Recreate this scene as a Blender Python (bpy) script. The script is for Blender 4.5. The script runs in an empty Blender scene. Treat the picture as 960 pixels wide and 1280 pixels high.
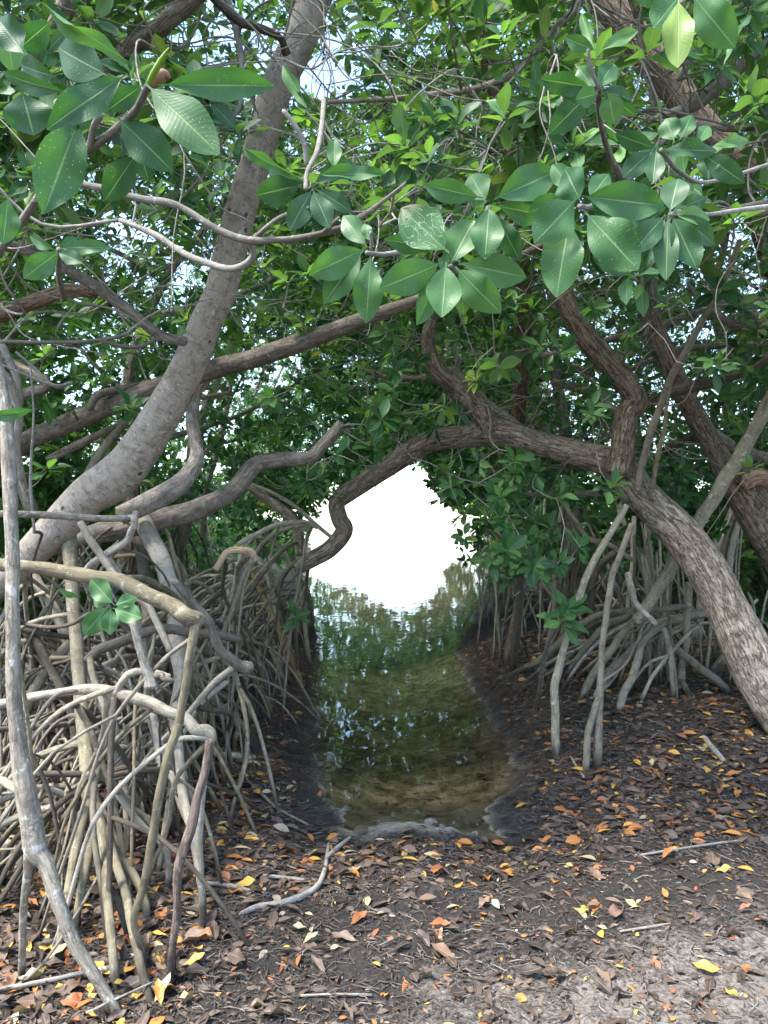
import bpy, math, random
import numpy as np
from mathutils import Matrix, Vector

random.seed(7)
rng = np.random.default_rng(11)
scene = bpy.context.scene
COL = scene.collection

# ------------------------------------------------------------------ camera
F = 924.44            # focal length in pixels of the 960x1280 photograph (26 mm)
CAM = np.array([0.0, 0.0, 1.70])
PITCH = math.radians(0.93)
cam_data = bpy.data.cameras.new("camera")
cam_data.lens = 26.0
cam_data.sensor_width = 36.0
cam_data.sensor_fit = 'AUTO'
cam_data.clip_start = 0.05
cam_data.clip_end = 9000.0
cam = bpy.data.objects.new("camera", cam_data)
cam.location = CAM
cam.rotation_euler = (math.pi / 2 + PITCH, 0, 0)
COL.objects.link(cam)
scene.camera = cam

# ------------------------------------------------------------------ light
SUN_EL, SUN_ROT = math.radians(60), math.radians(240)
world = bpy.data.worlds.new("World")
scene.world = world
world.use_nodes = True
wn = world.node_tree
for n in list(wn.nodes):
    wn.nodes.remove(n)
w_out = wn.nodes.new('ShaderNodeOutputWorld')
w_bg = wn.nodes.new('ShaderNodeBackground')
w_sky = wn.nodes.new('ShaderNodeTexSky')
w_sky.sky_type = 'NISHITA'
w_sky.sun_disc = False
w_sky.sun_elevation = SUN_EL
w_sky.sun_rotation = SUN_ROT
w_sky.air_density = 1.0
w_sky.dust_density = 1.2
w_sky.ozone_density = 1.0
w_bg.inputs['Strength'].default_value = 0.09
wn.links.new(w_sky.outputs[0], w_bg.inputs['Color'])
wn.links.new(w_bg.outputs[0], w_out.inputs[0])

sun_data = bpy.data.lights.new("sun", 'SUN')
sun_data.energy = 1.5
sun_data.angle = math.radians(13)
sun_data.color = (1.0, 0.95, 0.87)
sun = bpy.data.objects.new("sun", sun_data)
sdir = Vector((math.sin(SUN_ROT) * math.cos(SUN_EL), math.cos(SUN_ROT) * math.cos(SUN_EL), math.sin(SUN_EL)))
sun.rotation_euler = sdir.to_track_quat('Z', 'Y').to_euler()
sun.location = (0, 0, 30)
COL.objects.link(sun)

scene.view_settings.view_transform = 'Standard'
scene.view_settings.look = 'None'
scene.view_settings.exposure = 3.15
scene.view_settings.gamma = 1.0
scene.view_settings.use_curve_mapping = False
scene.render.engine = 'CYCLES'
scene.cycles.max_bounces = 8
scene.cycles.diffuse_bounces = 4
scene.cycles.glossy_bounces = 3
scene.cycles.transmission_bounces = 4
scene.cycles.transparent_max_bounces = 8
scene.cycles.use_adaptive_sampling = True
scene.cycles.adaptive_threshold = 0.02

# ------------------------------------------------------------------ small maths
def P(px, py, d):
    """a point at pixel (px, py) of the 960x1280 photograph, d metres along the view axis"""
    u, v = (px - 480.0) / F, (640.0 - py) / F
    cp, sp = math.cos(PITCH), math.sin(PITCH)
    return np.array([CAM[0] + d * u, CAM[1] + d * (cp - v * sp), CAM[2] + d * (sp + v * cp)])

def project(p):
    q = np.asarray(p, float) - CAM
    cp, sp = math.cos(PITCH), math.sin(PITCH)
    d = q[..., 1] * cp + q[..., 2] * sp
    v = (-q[..., 1] * sp + q[..., 2] * cp) / d
    return 480 + F * q[..., 0] / d, 640 - F * v, d

def hash3(ix, iy, iz, seed):
    h = (ix * 374761393 + iy * 668265263 + iz * 2147483647 + seed * 1274126177) & 0xFFFFFFFF
    h = ((h ^ (h >> 13)) * 1274126177) & 0xFFFFFFFF
    h = h ^ (h >> 16)
    return (h & 0xFFFF) / 65535.0

def vnoise(x, y, z=None, seed=0):
    x, y = np.asarray(x, float), np.asarray(y, float)
    z = np.zeros_like(x) if z is None else np.asarray(z, float)
    ix, iy, iz = (np.floor(a).astype(np.int64) for a in (x, y, z))
    fx, fy, fz = x - ix, y - iy, z - iz
    fx, fy, fz = (a * a * (3 - 2 * a) for a in (fx, fy, fz))
    r = 0
    for dx in (0, 1):
        for dy in (0, 1):
            for dz in (0, 1):
                w = (fx if dx else 1 - fx) * (fy if dy else 1 - fy) * (fz if dz else 1 - fz)
                r = r + w * hash3(ix + dx, iy + dy, iz + dz, seed)
    return r * 2 - 1

def fbm(x, y, z=None, oct=4, seed=0):
    r, a = 0, 0.5
    for o in range(oct):
        s = 2.03 ** o
        r = r + a * vnoise(np.asarray(x) * s, np.asarray(y) * s, None if z is None else np.asarray(z) * s, seed + o)
        a *= 0.5
    return r

def unit(v):
    v = np.asarray(v, float)
    return v / np.maximum(np.linalg.norm(v, axis=-1, keepdims=True), 1e-9)

# ------------------------------------------------------------------ the lie of the land
def edge_from_pixels(pix):
    pts = []
    for px, py in pix:
        u, v = (px - 480.0) / F, (640.0 - py) / F
        cp, sp = math.cos(PITCH), math.sin(PITCH)
        d = -CAM[2] / (sp + v * cp)
        pts.append((d * (cp - v * sp), d * u))
    pts.sort()
    return np.array([p[0] for p in pts]), np.array([p[1] for p in pts])

LY, LX = edge_from_pixels([(437, 1020), (402, 985), (390, 930), (391, 880), (397, 840), (395, 790), (389, 745), (383, 715)])
RY, RX = edge_from_pixels([(612, 1015), (650, 972), (642, 945), (614, 900), (598, 870), (584, 840), (571, 815), (588, 790), (600, 760), (606, 725)])
LY = np.append(LY, [50, 75, 130, 138, 160]); LX = np.append(LX, [-4.8, -7.4, -13.2, -30, -900])
RY = np.append(RY, [45, 70, 130, 138, 160]); RX = np.append(RX, [5.8, 8.8, 15.5, 30, 900])
SHORE_Y = 4.10

def water_inside(x, y):
    """rough signed distance to the waterline, positive in the creek"""
    wob = 0.09 * fbm(np.asarray(x) * 2.2, np.asarray(y) * 2.2, oct=4, seed=5) + (0.035 * vnoise(np.asarray(x) * 11, np.asarray(y) * 11, seed=9) + 0.03 * vnoise(np.asarray(x) * 5, np.asarray(y) * 5, seed=19)) * (np.asarray(y) < 9)
    xl, xr = np.interp(y, LY, LX), np.interp(y, RY, RX)
    s = np.minimum(np.minimum(x - xl, xr - x), (y - SHORE_Y - 0.10 * np.cos((x - 0.1) * 4)) * 0.8)
    lag = (np.asarray(y) - 160) * 0.5
    return np.maximum(s, np.where(np.abs(x) > 3, np.minimum(lag, 60), s)) + wob

def ground_z(x, y):
    x, y = np.asarray(x, float), np.asarray(y, float)
    s = water_inside(x, y)
    side = np.clip((y - 4.3) / 1.2, 0, 1)
    rise = 0.13 + 0.13 * side * np.clip((x + 0.3) / 0.8, 0, 1) + 0.06 * side
    front = np.clip((5.1 - y) / 1.0, 0, 1); front = front * front * (3 - 2 * front) * np.clip((1.1 - np.abs(x - 0.2)) / 0.7, 0, 1)
    east = np.clip((x + 0.2) / 0.8, 0, 1)
    land = rise * (1 - np.exp(np.minimum(s, 0) / (1.3 * front + (1 - front) * (0.42 - 0.12 * east))))
    bed = -0.15 * (1 - np.exp(-np.maximum(s, 0) / 0.5)) - 0.05 * np.clip(y - 6, 0, 30) * np.clip(s, 0, 1) - 1.2 * np.clip((s - 3) / 20, 0, 1)
    z = np.where(s > 0, bed, land)
    near = np.exp(-((x / 8) ** 2 + ((y - 5) / 10) ** 2))
    dry = np.clip(-s / 0.25, 0.30 + 0.75 * front, 1.05)
    z = z + near * dry * (0.035 * fbm(x * 1.7, y * 1.7, oct=4, seed=21) + 0.022 * fbm(x * 9, y * 9, oct=3, seed=31) * (1 + 0.5 * front))
    z = z + np.where(s < 0, 0.05 * np.clip((np.abs(x) - 2.0) * 0.5, 0, 1), 0)
    return z

def G(px, py, lift=0.0):
    """the ground point seen at a pixel"""
    z = 0.1
    u, v = (px - 480.0) / F, (640.0 - py) / F
    cp, sp = math.cos(PITCH), math.sin(PITCH)
    for _ in range(14):
        d = (z - CAM[2]) / (sp + v * cp)
        if d <= 0 or d > 60:
            d = 60
        p = P(px, py, d)
        z = 0.6 * float(ground_z(p[0], p[1])) + 0.4 * z
    p[2] = float(ground_z(p[0], p[1])) + lift
    return p

# ------------------------------------------------------------------ objects, names, labels
def tag(o, label=None, cat=None, group=None, kind=None):
    if label: o["label"] = label
    if cat: o["category"] = cat
    if group: o["group"] = group
    if kind: o["kind"] = kind
    return o

def link(o, parent=None):
    COL.objects.link(o)
    if parent is not None:
        o.parent = parent
    return o

def empty(name, loc, label, cat, group=None):
    o = bpy.data.objects.new(name, None)
    o.empty_display_size = 0.1
    o.location = Vector([float(a) for a in loc])
    link(o)
    return tag(o, label, cat, group)

def mesh_from(name, V, faces, attrs=None, smooth=True):
    """V (N,3); faces: list of int arrays (M,k)"""
    me = bpy.data.meshes.new(name)
    V = np.ascontiguousarray(V, dtype=np.float32)
    me.vertices.add(len(V))
    me.vertices.foreach_set('co', V.ravel())
    faces = [np.asarray(f, dtype=np.int32) for f in faces if len(f)]
    loops = np.concatenate([f.ravel() for f in faces])
    sizes = np.concatenate([np.full(len(f), f.shape[1], dtype=np.int32) for f in faces])
    starts = np.concatenate([[0], np.cumsum(sizes)[:-1]]).astype(np.int32)
    me.loops.add(len(loops))
    me.loops.foreach_set('vertex_index', loops)
    me.polygons.add(len(sizes))
    me.polygons.foreach_set('loop_start', starts)
    me.polygons.foreach_set('loop_total', sizes)
    me.update(calc_edges=True)
    if smooth:
        me.polygons.foreach_set('use_smooth', np.ones(len(sizes), dtype=bool))
    for k, a in (attrs or {}).items():
        a = np.ascontiguousarray(a, dtype=np.float32)
        if a.ndim == 1:
            me.attributes.new(k, 'FLOAT', 'POINT').data.foreach_set('value', a)
        else:
            me.attributes.new(k, 'FLOAT_VECTOR', 'POINT').data.foreach_set('vector', a.ravel())
    return me

def obj(name, me, mat, parent=None):
    if mat is not None and not me.materials:
        me.materials.append(mat)
    return link(bpy.data.objects.new(name, me), parent)

# ------------------------------------------------------------------ materials
def new_mat(name):
    m = bpy.data.materials.new(name)
    m.use_nodes = True
    nt = m.node_tree
    for n in list(nt.nodes):
        nt.nodes.remove(n)
    out = nt.nodes.new('ShaderNodeOutputMaterial')
    return m, nt, out

class N:
    """tiny node helper"""
    def __init__(s, nt): s.nt = nt
    def new(s, t, **kw):
        n = s.nt.nodes.new(t)
        for k, v in kw.items():
            setattr(n, k, v)
        return n
    def set(s, sock, v):
        if isinstance(v, bpy.types.NodeSocket): s.nt.links.new(v, sock)
        else: sock.default_value = v
    def attr(s, name, kind='Vector'):
        n = s.new('ShaderNodeAttribute'); n.attribute_name = name
        return n.outputs[kind]
    def math(s, op, a, b=0.0, c=0.0, clamp=False):
        n = s.new('ShaderNodeMath', operation=op); n.use_clamp = clamp
        s.set(n.inputs[0], a); s.set(n.inputs[1], b); s.set(n.inputs[2], c)
        return n.outputs[0]
    def mapping(s, vec, scale):
        n = s.new('ShaderNodeVectorMath', operation='MULTIPLY')
        s.set(n.inputs[0], vec); n.inputs[1].default_value = scale
        return n.outputs[0]
    def add(s, a, b):
        n = s.new('ShaderNodeVectorMath', operation='ADD')
        s.set(n.inputs[0], a); s.set(n.inputs[1], b)
        return n.outputs[0]
    def noise(s, vec, scale, detail=4.0, rough=0.55, dist=0.0):
        n = s.new('ShaderNodeTexNoise'); s.set(n.inputs['Vector'], vec)
        n.inputs['Scale'].default_value = scale; n.inputs['Detail'].default_value = detail
        n.inputs['Roughness'].default_value = rough; n.inputs['Distortion'].default_value = dist
        return n.outputs[0]
    def voronoi(s, vec, scale, feature='F1', out='Distance', rand=1.0):
        n = s.new('ShaderNodeTexVoronoi', feature=feature); s.set(n.inputs['Vector'], vec)
        n.inputs['Scale'].default_value = scale; n.inputs['Randomness'].default_value = rand
        return n.outputs[out]
    def ramp(s, fac, stops, interp='LINEAR'):
        n = s.new('ShaderNodeValToRGB'); cr = n.color_ramp; cr.interpolation = interp
        while len(cr.elements) < len(stops): cr.elements.new(0.5)
        for e, (p, c) in zip(cr.elements, stops):
            e.position = p
            e.color = (c, c, c, 1) if isinstance(c, (int, float)) else (*c, 1)
        s.set(n.inputs[0], fac)
        return n.outputs[0]
    def mix(s, fac, a, b, blend='MIX'):
        n = s.new('ShaderNodeMix', data_type='RGBA', blend_type=blend)
        s.set(n.inputs[0], fac)
        for sock, v in ((n.inputs[6], a), (n.inputs[7], b)):
            s.set(sock, v if isinstance(v, bpy.types.NodeSocket) else (*v, 1))
        return n.outputs[2]
    def bump(s, h, strength, dist):
        n = s.new('ShaderNodeBump'); n.inputs['Strength'].default_value = strength
        n.inputs['Distance'].default_value = dist; s.set(n.inputs['Height'], h)
        return n.outputs[0]
    def principled(s, color, rough, normal=None, spec=0.5):
        n = s.new('ShaderNodeBsdfPrincipled')
        s.set(n.inputs['Base Color'], color if isinstance(color, bpy.types.NodeSocket) else (*color, 1))
        s.set(n.inputs['Roughness'], rough)
        n.inputs['Specular IOR Level'].default_value = spec
        if normal is not None: s.set(n.inputs['Normal'], normal)
        return n.outputs[0]

def bark_material(name, dark, mid, light, lichen, fissure=1.0, lichen_amt=0.5, rough=0.85, lenticel=False, stain=None):
    m, nt, out = new_mat(name); k = N(nt)
    bc = k.attr('bark')
    rnd = k.new('ShaderNodeObjectInfo').outputs['Random']
    off = k.new('ShaderNodeCombineXYZ'); k.set(off.inputs[2], k.math('MULTIPLY', rnd, 37.0))
    bc = k.add(bc, off.outputs[0])
    warp = k.add(bc, k.mapping(k.noise(bc, 10, 4), (0.03, 0.03, 0.03)))
    long_ = k.mapping(warp, (1, 1, 0.16))
    fis = k.noise(long_, 75.0, 6.0, 0.68, 0.8)
    crk = k.noise(k.mapping(warp, (1, 1, 0.10)), 48.0, 4.0, 0.6, 0.4)
    crack = k.ramp(k.math('ABSOLUTE', k.math('SUBTRACT', crk, 0.5)), [(0.0, 1.0), (0.055, 0.0)])
    fine = k.noise(bc, 210.0, 6.0, 0.7)
    big = k.noise(bc, 7.0, 4.0, 0.6)
    col = k.mix(min(1.0, 0.35 + 0.7 * fissure), mid, k.ramp(fis, [(0.30, dark), (0.46, mid), (0.68, light)]))
    col = k.mix(k.ramp(big, [(0.38, 0.0), (0.72, 0.6)]), col, mid)
    col = k.mix(k.ramp(fine, [(0.56, 0.0), (0.74, 0.5)]), col, dark)
    col = k.mix(k.ramp(fine, [(0.28, 0.45), (0.42, 0.0)]), col, light)
    blot = k.ramp(k.noise(bc, 17.0, 5.0, 0.7, 0.5), [(0.36, 0.55), (0.52, 0.0)])
    col = k.mix(blot, col, dark)
    lich = k.ramp(k.noise(bc, 22.0, 6.0, 0.75, 0.6), [(0.66 - 0.14 * lichen_amt, 0.0), (0.70 - 0.12 * lichen_amt, 0.75)])
    col = k.mix(lich, col, lichen)
    spot = k.ramp(k.math('ADD', k.voronoi(bc, 60.0), k.math('MULTIPLY', fine, 0.25)), [(0.22, 0.8), (0.34, 0.0)])
    spot = k.math('MULTIPLY', spot, k.ramp(k.noise(bc, 15.0, 3.0), [(0.45, 0.0), (0.6, 1.0)]))
    col = k.mix(k.math('MULTIPLY', spot, 0.7 * lichen_amt), col, (0.46, 0.46, 0.40))
    if stain is not None:
        stn = k.ramp(k.noise(k.mapping(bc, (1, 1, 0.35)), 12.0, 3.0, 0.6), [(0.60, 0.0), (0.66, 0.9)])
        col = k.mix(stn, col, stain)
    if lenticel:
        ring = k.noise(k.mapping(bc, (0.22, 0.22, 1.0)), 110.0, 3.0, 0.6)
        col = k.mix(k.ramp(ring, [(0.58, 0.0), (0.68, 0.72)]), col, dark)
        pit = k.ramp(k.math('ADD', k.voronoi(k.mapping(bc, (1, 1, 0.8)), 11.0), k.math('MULTIPLY', fine, 0.10)), [(0.14, 0.9), (0.20, 0.0)])
        col = k.mix(pit, col, tuple(c * 0.4 for c in dark))
    col = k.mix(k.math('MULTIPLY', crack, 0.8 * fissure), col, dark)
    col = k.mix(k.math('MULTIPLY', k.attr('mud', 'Fac'), 0.88), col, (0.030, 0.024, 0.020))
    hue = k.new('ShaderNodeHueSaturation'); k.set(hue.inputs['Color'], col)
    k.set(hue.inputs['Value'], k.math('MULTIPLY_ADD', rnd, 0.6, 0.62))
    k.set(hue.inputs['Saturation'], k.math('MULTIPLY_ADD', rnd, -0.35, 1.1))
    h = k.math('ADD', k.math('MULTIPLY', fis, 0.9 * fissure), k.math('MULTIPLY', fine, 0.35))
    h = k.math('SUBTRACT', h, k.math('MULTIPLY', crack, 0.55 * fissure))
    nrm = k.bump(h, 0.9, 0.006 + 0.008 * fissure)
    nt.links.new(k.principled(hue.outputs[0], rough, nrm, 0.3), out.inputs[0])
    return m

M = {}
M['bark_grey'] = bark_material('smooth_grey_bark', (0.085, 0.066, 0.050), (0.33, 0.285, 0.235), (0.46, 0.42, 0.36), (0.50, 0.49, 0.43), 0.15, 0.65, lenticel=True)
M['bark_brown'] = bark_material('fissured_brown_bark', (0.040, 0.027, 0.018), (0.255, 0.19, 0.135), (0.48, 0.41, 0.33), (0.42, 0.42, 0.40), 1.0, 0.42)
M['bark_red'] = bark_material('reddish_bark', (0.060, 0.036, 0.024), (0.24, 0.155, 0.10), (0.40, 0.30, 0.21), (0.36, 0.32, 0.27), 1.0, 0.2)
M['limb'] = bark_material('limb_bark', (0.060, 0.047, 0.038), (0.225, 0.19, 0.155), (0.36, 0.315, 0.265), (0.38, 0.38, 0.34), 0.6, 0.55)
M['root'] = bark_material('stilt_root_bark', (0.060, 0.050, 0.032), (0.225, 0.195, 0.125), (0.34, 0.305, 0.21), (0.45, 0.43, 0.33), 0.30, 0.60)
M['root_pale'] = bark_material('pale_root_bark', (0.060, 0.049, 0.036), (0.27, 0.235, 0.18), (0.41, 0.37, 0.30), (0.50, 0.49, 0.44), 0.45, 0.75)
M['root_grey'] = bark_material('grey_root_bark', (0.065, 0.056, 0.041), (0.25, 0.222, 0.168), (0.38, 0.345, 0.27), (0.44, 0.435, 0.38), 0.25, 0.35)
M['root_dark'] = bark_material('old_root_bark', (0.035, 0.028, 0.022), (0.105, 0.088, 0.066), (0.18, 0.155, 0.12), (0.27, 0.26, 0.22), 0.35, 0.35)
M['root_split'] = bark_material('split_root_bark', (0.035, 0.022, 0.017), (0.13, 0.090, 0.068), (0.27, 0.21, 0.165), (0.36, 0.31, 0.26), 0.7, 0.3, stain=(0.11, 0.045, 0.030))
M['root_tan'] = bark_material('tan_root_bark', (0.09, 0.060, 0.030), (0.30, 0.20, 0.10), (0.45, 0.33, 0.19), (0.46, 0.40, 0.27), 0.3, 0.3)
M['twig'] = bark_material('twig_bark', (0.065, 0.056, 0.045), (0.185, 0.170, 0.142), (0.30, 0.285, 0.25), (0.42, 0.42, 0.38), 0.2, 0.5)
M['twig_dark'] = bark_material('dark_twig_bark', (0.035, 0.027, 0.020), (0.10, 0.080, 0.060), (0.18, 0.15, 0.12), (0.25, 0.25, 0.21), 0.2, 0.3)
M['dead_wood'] = bark_material('dead_wood', (0.09, 0.075, 0.062), (0.25, 0.22, 0.185), (0.37, 0.335, 0.29), (0.48, 0.46, 0.42), 0.35, 0.25)
M['broken'] = bark_material('broken_wood', (0.10, 0.045, 0.020), (0.30, 0.16, 0.075), (0.46, 0.29, 0.15), (0.40, 0.33, 0.24), 0.9, 0.1)

def leaf_material(name, stops, under, transl=0.25, rough=0.34, spots=0.35, spot_col=(0.42, 0.47, 0.33), spec=0.45, dense=0.0, trails=False):
    m, nt, out = new_mat(name); k = N(nt)
    tint = k.attr('tint', 'Fac')
    uv = k.attr('leafuv')
    rnd = k.new('ShaderNodeObjectInfo').outputs['Random']
    cb = k.new('ShaderNodeCombineXYZ'); k.set(cb.inputs[2], k.math('MULTIPLY_ADD', rnd, 31.0, k.math('MULTIPLY', tint, 57.0)))
    uvr = k.add(uv, cb.outputs[0])
    sep = k.new('ShaderNodeSeparateXYZ'); k.set(sep.inputs[0], uv)
    au = k.math('ABSOLUTE', sep.outputs[0])
    var = k.noise(uvr, 2.2, 4.0, 0.6)
    t2 = k.math('ADD', tint, k.math('MULTIPLY', k.math('SUBTRACT', var, 0.5), 0.22))
    t2 = k.math('ADD', t2, k.math('MULTIPLY', k.math('SUBTRACT', rnd, 0.5), 0.06))
    col = k.ramp(t2, stops)
    rib = k.ramp(au, [(0.015, 0.50), (0.06, 0.0)])
    lateral = k.new('ShaderNodeTexWave', wave_type='BANDS', bands_direction='Y')
    vv = k.add(k.mapping(uv, (0, 1, 0)), k.mapping(uv, (0, 0, 0)))
    cbx = k.new('ShaderNodeCombineXYZ'); k.set(cbx.inputs[1], k.math('SUBTRACT', sep.outputs[1], k.math('MULTIPLY', au, 0.14)))
    k.set(lateral.inputs['Vector'], cbx.outputs[0]); lateral.inputs['Scale'].default_value = 6.0
    lateral.inputs['Distortion'].default_value = 0.6
    col = k.mix(k.math('MULTIPLY', k.ramp(lateral.outputs[1], [(0.75, 0.0), (1.0, 0.06)]), 1.0), col, under)
    col = k.mix(rib, col, tuple(min(1, c * 1.6 + 0.06) for c in under))
    if spots:
        sp = k.ramp(k.voronoi(k.mapping(uvr, (1, 2.2, 1)), 7.0), [(0.09, 1.0), (0.15, 0.0)])
        sp = k.math('MULTIPLY', sp, k.ramp(k.noise(uvr, 1.6, 2.0), [(0.46 - dense, 0.0), (0.60 - dense, 1.0)]))
        col = k.mix(k.math('MULTIPLY', sp, spots), col, spot_col)
        br = k.ramp(k.noise(uvr, 5.0, 3.0, 0.7), [(0.70, 0.0), (0.76, 0.7)])
        col = k.mix(k.math('MULTIPLY', br, spots * 1.6), col, (0.13, 0.085, 0.03))
    if trails:
        tn = k.noise(k.mapping(uvr, (1.0, 2.0, 1.0)), 1.7, 1.5, 0.5, 1.4)
        line = k.ramp(k.math('ABSOLUTE', k.math('SUBTRACT', tn, 0.5)), [(0.006, 0.5), (0.014, 0.0)])
        col = k.mix(line, col, (0.50, 0.55, 0.48))
        patch = k.math('MULTIPLY', k.ramp(sep.outputs[1], [(0.68, 0.0), (0.9, 1.0)]), k.ramp(k.noise(uvr, 4.0, 3.0), [(0.42, 0.0), (0.55, 0.8)]))
        col = k.mix(patch, col, (0.30, 0.24, 0.17))
    back = k.new('ShaderNodeNewGeometry').outputs['Backfacing']
    colb = k.mix(k.math('MULTIPLY', back, 0.6), col, under)
    nrm = k.bump(k.math('ADD', k.math('MULTIPLY', lateral.outputs[1], 0.10), k.math('ADD', k.math('MULTIPLY', rib, -0.8), k.math('MULTIPLY', var, 0.8))), 0.35, 0.003)
    r = k.math('MULTIPLY_ADD', k.noise(uvr, 3.5, 3.0), 0.30, rough - 0.12)
    p = k.principled(colb, r, nrm, spec)
    tr = k.new('ShaderNodeBsdfTranslucent')
    bright = k.mix(1.0, colb, (1.9, 2.1, 0.9), 'MULTIPLY')
    nt.links.new(bright, tr.inputs[0])
    mx = k.new('ShaderNodeMixShader'); mx.inputs[0].default_value = transl
    nt.links.new(p, mx.inputs[1]); nt.links.new(tr.outputs[0], mx.inputs[2])
    nt.links.new(mx.outputs[0], out.inputs[0])
    return m

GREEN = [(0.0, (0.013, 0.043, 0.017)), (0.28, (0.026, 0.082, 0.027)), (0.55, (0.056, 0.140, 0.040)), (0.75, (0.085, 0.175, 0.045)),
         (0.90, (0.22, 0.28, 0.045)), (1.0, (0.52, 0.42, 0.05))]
M['leaf'] = leaf_material('green_leaf', GREEN, (0.105, 0.185, 0.060), rough=0.47, spots=0.6, spec=0.36)
M['leaf_speckled'] = leaf_material('speckled_leaf', GREEN, (0.105, 0.185, 0.060), rough=0.50, spots=0.75, spec=0.32, dense=0.10, spot_col=(0.40, 0.46, 0.34))
M['leaf_mined'] = leaf_material('mined_leaf', GREEN, (0.105, 0.185, 0.060), rough=0.40, spots=0.6, spec=0.4, trails=True)
M['leaf_mass'] = leaf_material('canopy_leaf', [(p_, (c_[0] * 1.0, c_[1] * 1.0, c_[2] * 1.0)) for p_, c_ in GREEN], (0.105, 0.19, 0.05), 0.42, 0.42, 0.0, spec=0.26)
DEAD = [(0.0, (0.030, 0.022, 0.018)), (0.18, (0.075, 0.054, 0.042)), (0.34, (0.16, 0.108, 0.075)), (0.48, (0.24, 0.075, 0.028)),
        (0.62, (0.34, 0.13, 0.032)), (0.78, (0.44, 0.24, 0.045)), (0.88, (0.47, 0.35, 0.075)), (1.0, (0.29, 0.26, 0.22))]
M['dead_leaf'] = leaf_material('fallen_leaf', DEAD, (0.20, 0.14, 0.09), transl=0.06, rough=0.55, spots=0.5, spot_col=(0.07, 0.04, 0.02))

def ground_material():
    m, nt, out = new_mat('mud_and_sand'); k = N(nt)
    pos = k.new('ShaderNodeNewGeometry').outputs['Position']
    sand, wet, bed = k.attr('sand', 'Fac'), k.attr('wet', 'Fac'), k.attr('bed', 'Fac')
    n1 = k.noise(pos, 7.0, 6.0, 0.65)
    n2 = k.noise(pos, 55.0, 5.0, 0.7)
    n3 = k.noise(k.mapping(pos, (1, 1, 1)), 220.0, 3.0, 0.7)
    mud = k.ramp(n2, [(0.34, (0.007, 0.006, 0.0055)), (0.53, (0.029, 0.025, 0.022)), (0.72, (0.105, 0.092, 0.082))])
    mud = k.mix(k.ramp(n1, [(0.40, 0.0), (0.68, 0.5)]), mud, (0.050, 0.041, 0.035))
    sandc = k.ramp(n2, [(0.30, (0.050, 0.042, 0.036)), (0.48, (0.17, 0.148, 0.13)), (0.72, (0.31, 0.28, 0.25))])
    sf = k.math('ADD', sand, k.math('MULTIPLY', k.math('SUBTRACT', n1, 0.5), 0.9))
    sf = k.math('ADD', sf, k.math('MULTIPLY', k.math('SUBTRACT', n2, 0.5), 0.7))
    sf = k.ramp(sf, [(0.36, 0.0), (0.70, 1.0)])
    col = k.mix(sf, mud, sandc)
    col = k.mix(k.ramp(n3, [(0.60, 0.0), (0.75, 0.55)]), col, (0.020, 0.014, 0.011))
    bn = k.noise(pos, 5.5, 5.0, 0.65, 0.5)
    bedc = k.ramp(bn, [(0.36, (0.045, 0.038, 0.028)), (0.48, (0.150, 0.132, 0.103)), (0.66, (0.31, 0.28, 0.23))])
    bedc = k.mix(k.ramp(k.noise(pos, 13.0, 5.0, 0.75), [(0.54, 0.0), (0.58, 0.8)]), bedc, (0.040, 0.030, 0.020))
    col = k.mix(bed, col, bedc)
    pale = k.attr('pale', 'Fac')
    pm = k.ramp(k.math('ADD', pale, k.math('MULTIPLY', k.math('SUBTRACT', n2, 0.5), 1.1)), [(0.25, 0.0), (0.80, 1.0)])
    col = k.mix(pm, col, k.ramp(n3, [(0.3, (0.16, 0.142, 0.118)), (0.7, (0.38, 0.35, 0.30))]))  # lighter colour carries the shore's painted sheen as well as pale sand
    h = k.math('ADD', k.math('MULTIPLY', n2, 1.0), k.math('MULTIPLY', n3, 0.4))
    nrm = k.bump(h, 0.9, 0.018)
    rough = k.math('MULTIPLY_ADD', wet, -0.55, 0.88)
    nt.links.new(k.principled(col, rough, nrm, 0.4), out.inputs[0])
    return m
M['ground'] = ground_material()

def water_material():
    m, nt, out = new_mat('still_creek_water'); k = N(nt)
    pos = k.new('ShaderNodeNewGeometry').outputs['Position']
    h = k.noise(k.mapping(pos, (1.0, 0.55, 1.0)), 3.0, 2.0, 0.5)
    nrm = k.bump(h, 0.05, 0.05)
    gl = k.new('ShaderNodeBsdfGlossy'); gl.inputs['Roughness'].default_value = 0.015
    gl.inputs['Color'].default_value = (1, 1, 1, 1)
    nt.links.new(nrm, gl.inputs['Normal'])
    tr = k.new('ShaderNodeBsdfTransparent'); tr.inputs[0].default_value = (0.90, 0.88, 0.79, 1)
    fr = k.new('ShaderNodeFresnel'); fr.inputs[0].default_value = 1.34
    nt.links.new(nrm, fr.inputs['Normal'])
    mx = k.new('ShaderNodeMixShader')
    nt.links.new(fr.outputs[0], mx.inputs[0]); nt.links.new(tr.outputs[0], mx.inputs[1]); nt.links.new(gl.outputs[0], mx.inputs[2])
    nt.links.new(mx.outputs[0], out.inputs[0])
    return m
M['water'] = water_material()

def plain(name, c, rough=0.7):
    m, nt, out = new_mat(name); k = N(nt)
    pos = k.new('ShaderNodeNewGeometry').outputs['Position']
    col = k.mix(k.noise(pos, 60.0, 4.0), tuple(a * 0.6 for a in c), tuple(min(1, a * 1.35) for a in c))
    nt.links.new(k.principled(col, rough, None, 0.4), out.inputs[0])
    return m
M['fibre'] = plain('root_fibre', (0.060, 0.046, 0.036))
M['bud'] = plain('green_bud', (0.17, 0.30, 0.03), 0.4)
M['pod'] = plain('brown_seed_pod', (0.17, 0.085, 0.045), 0.6)

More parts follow.
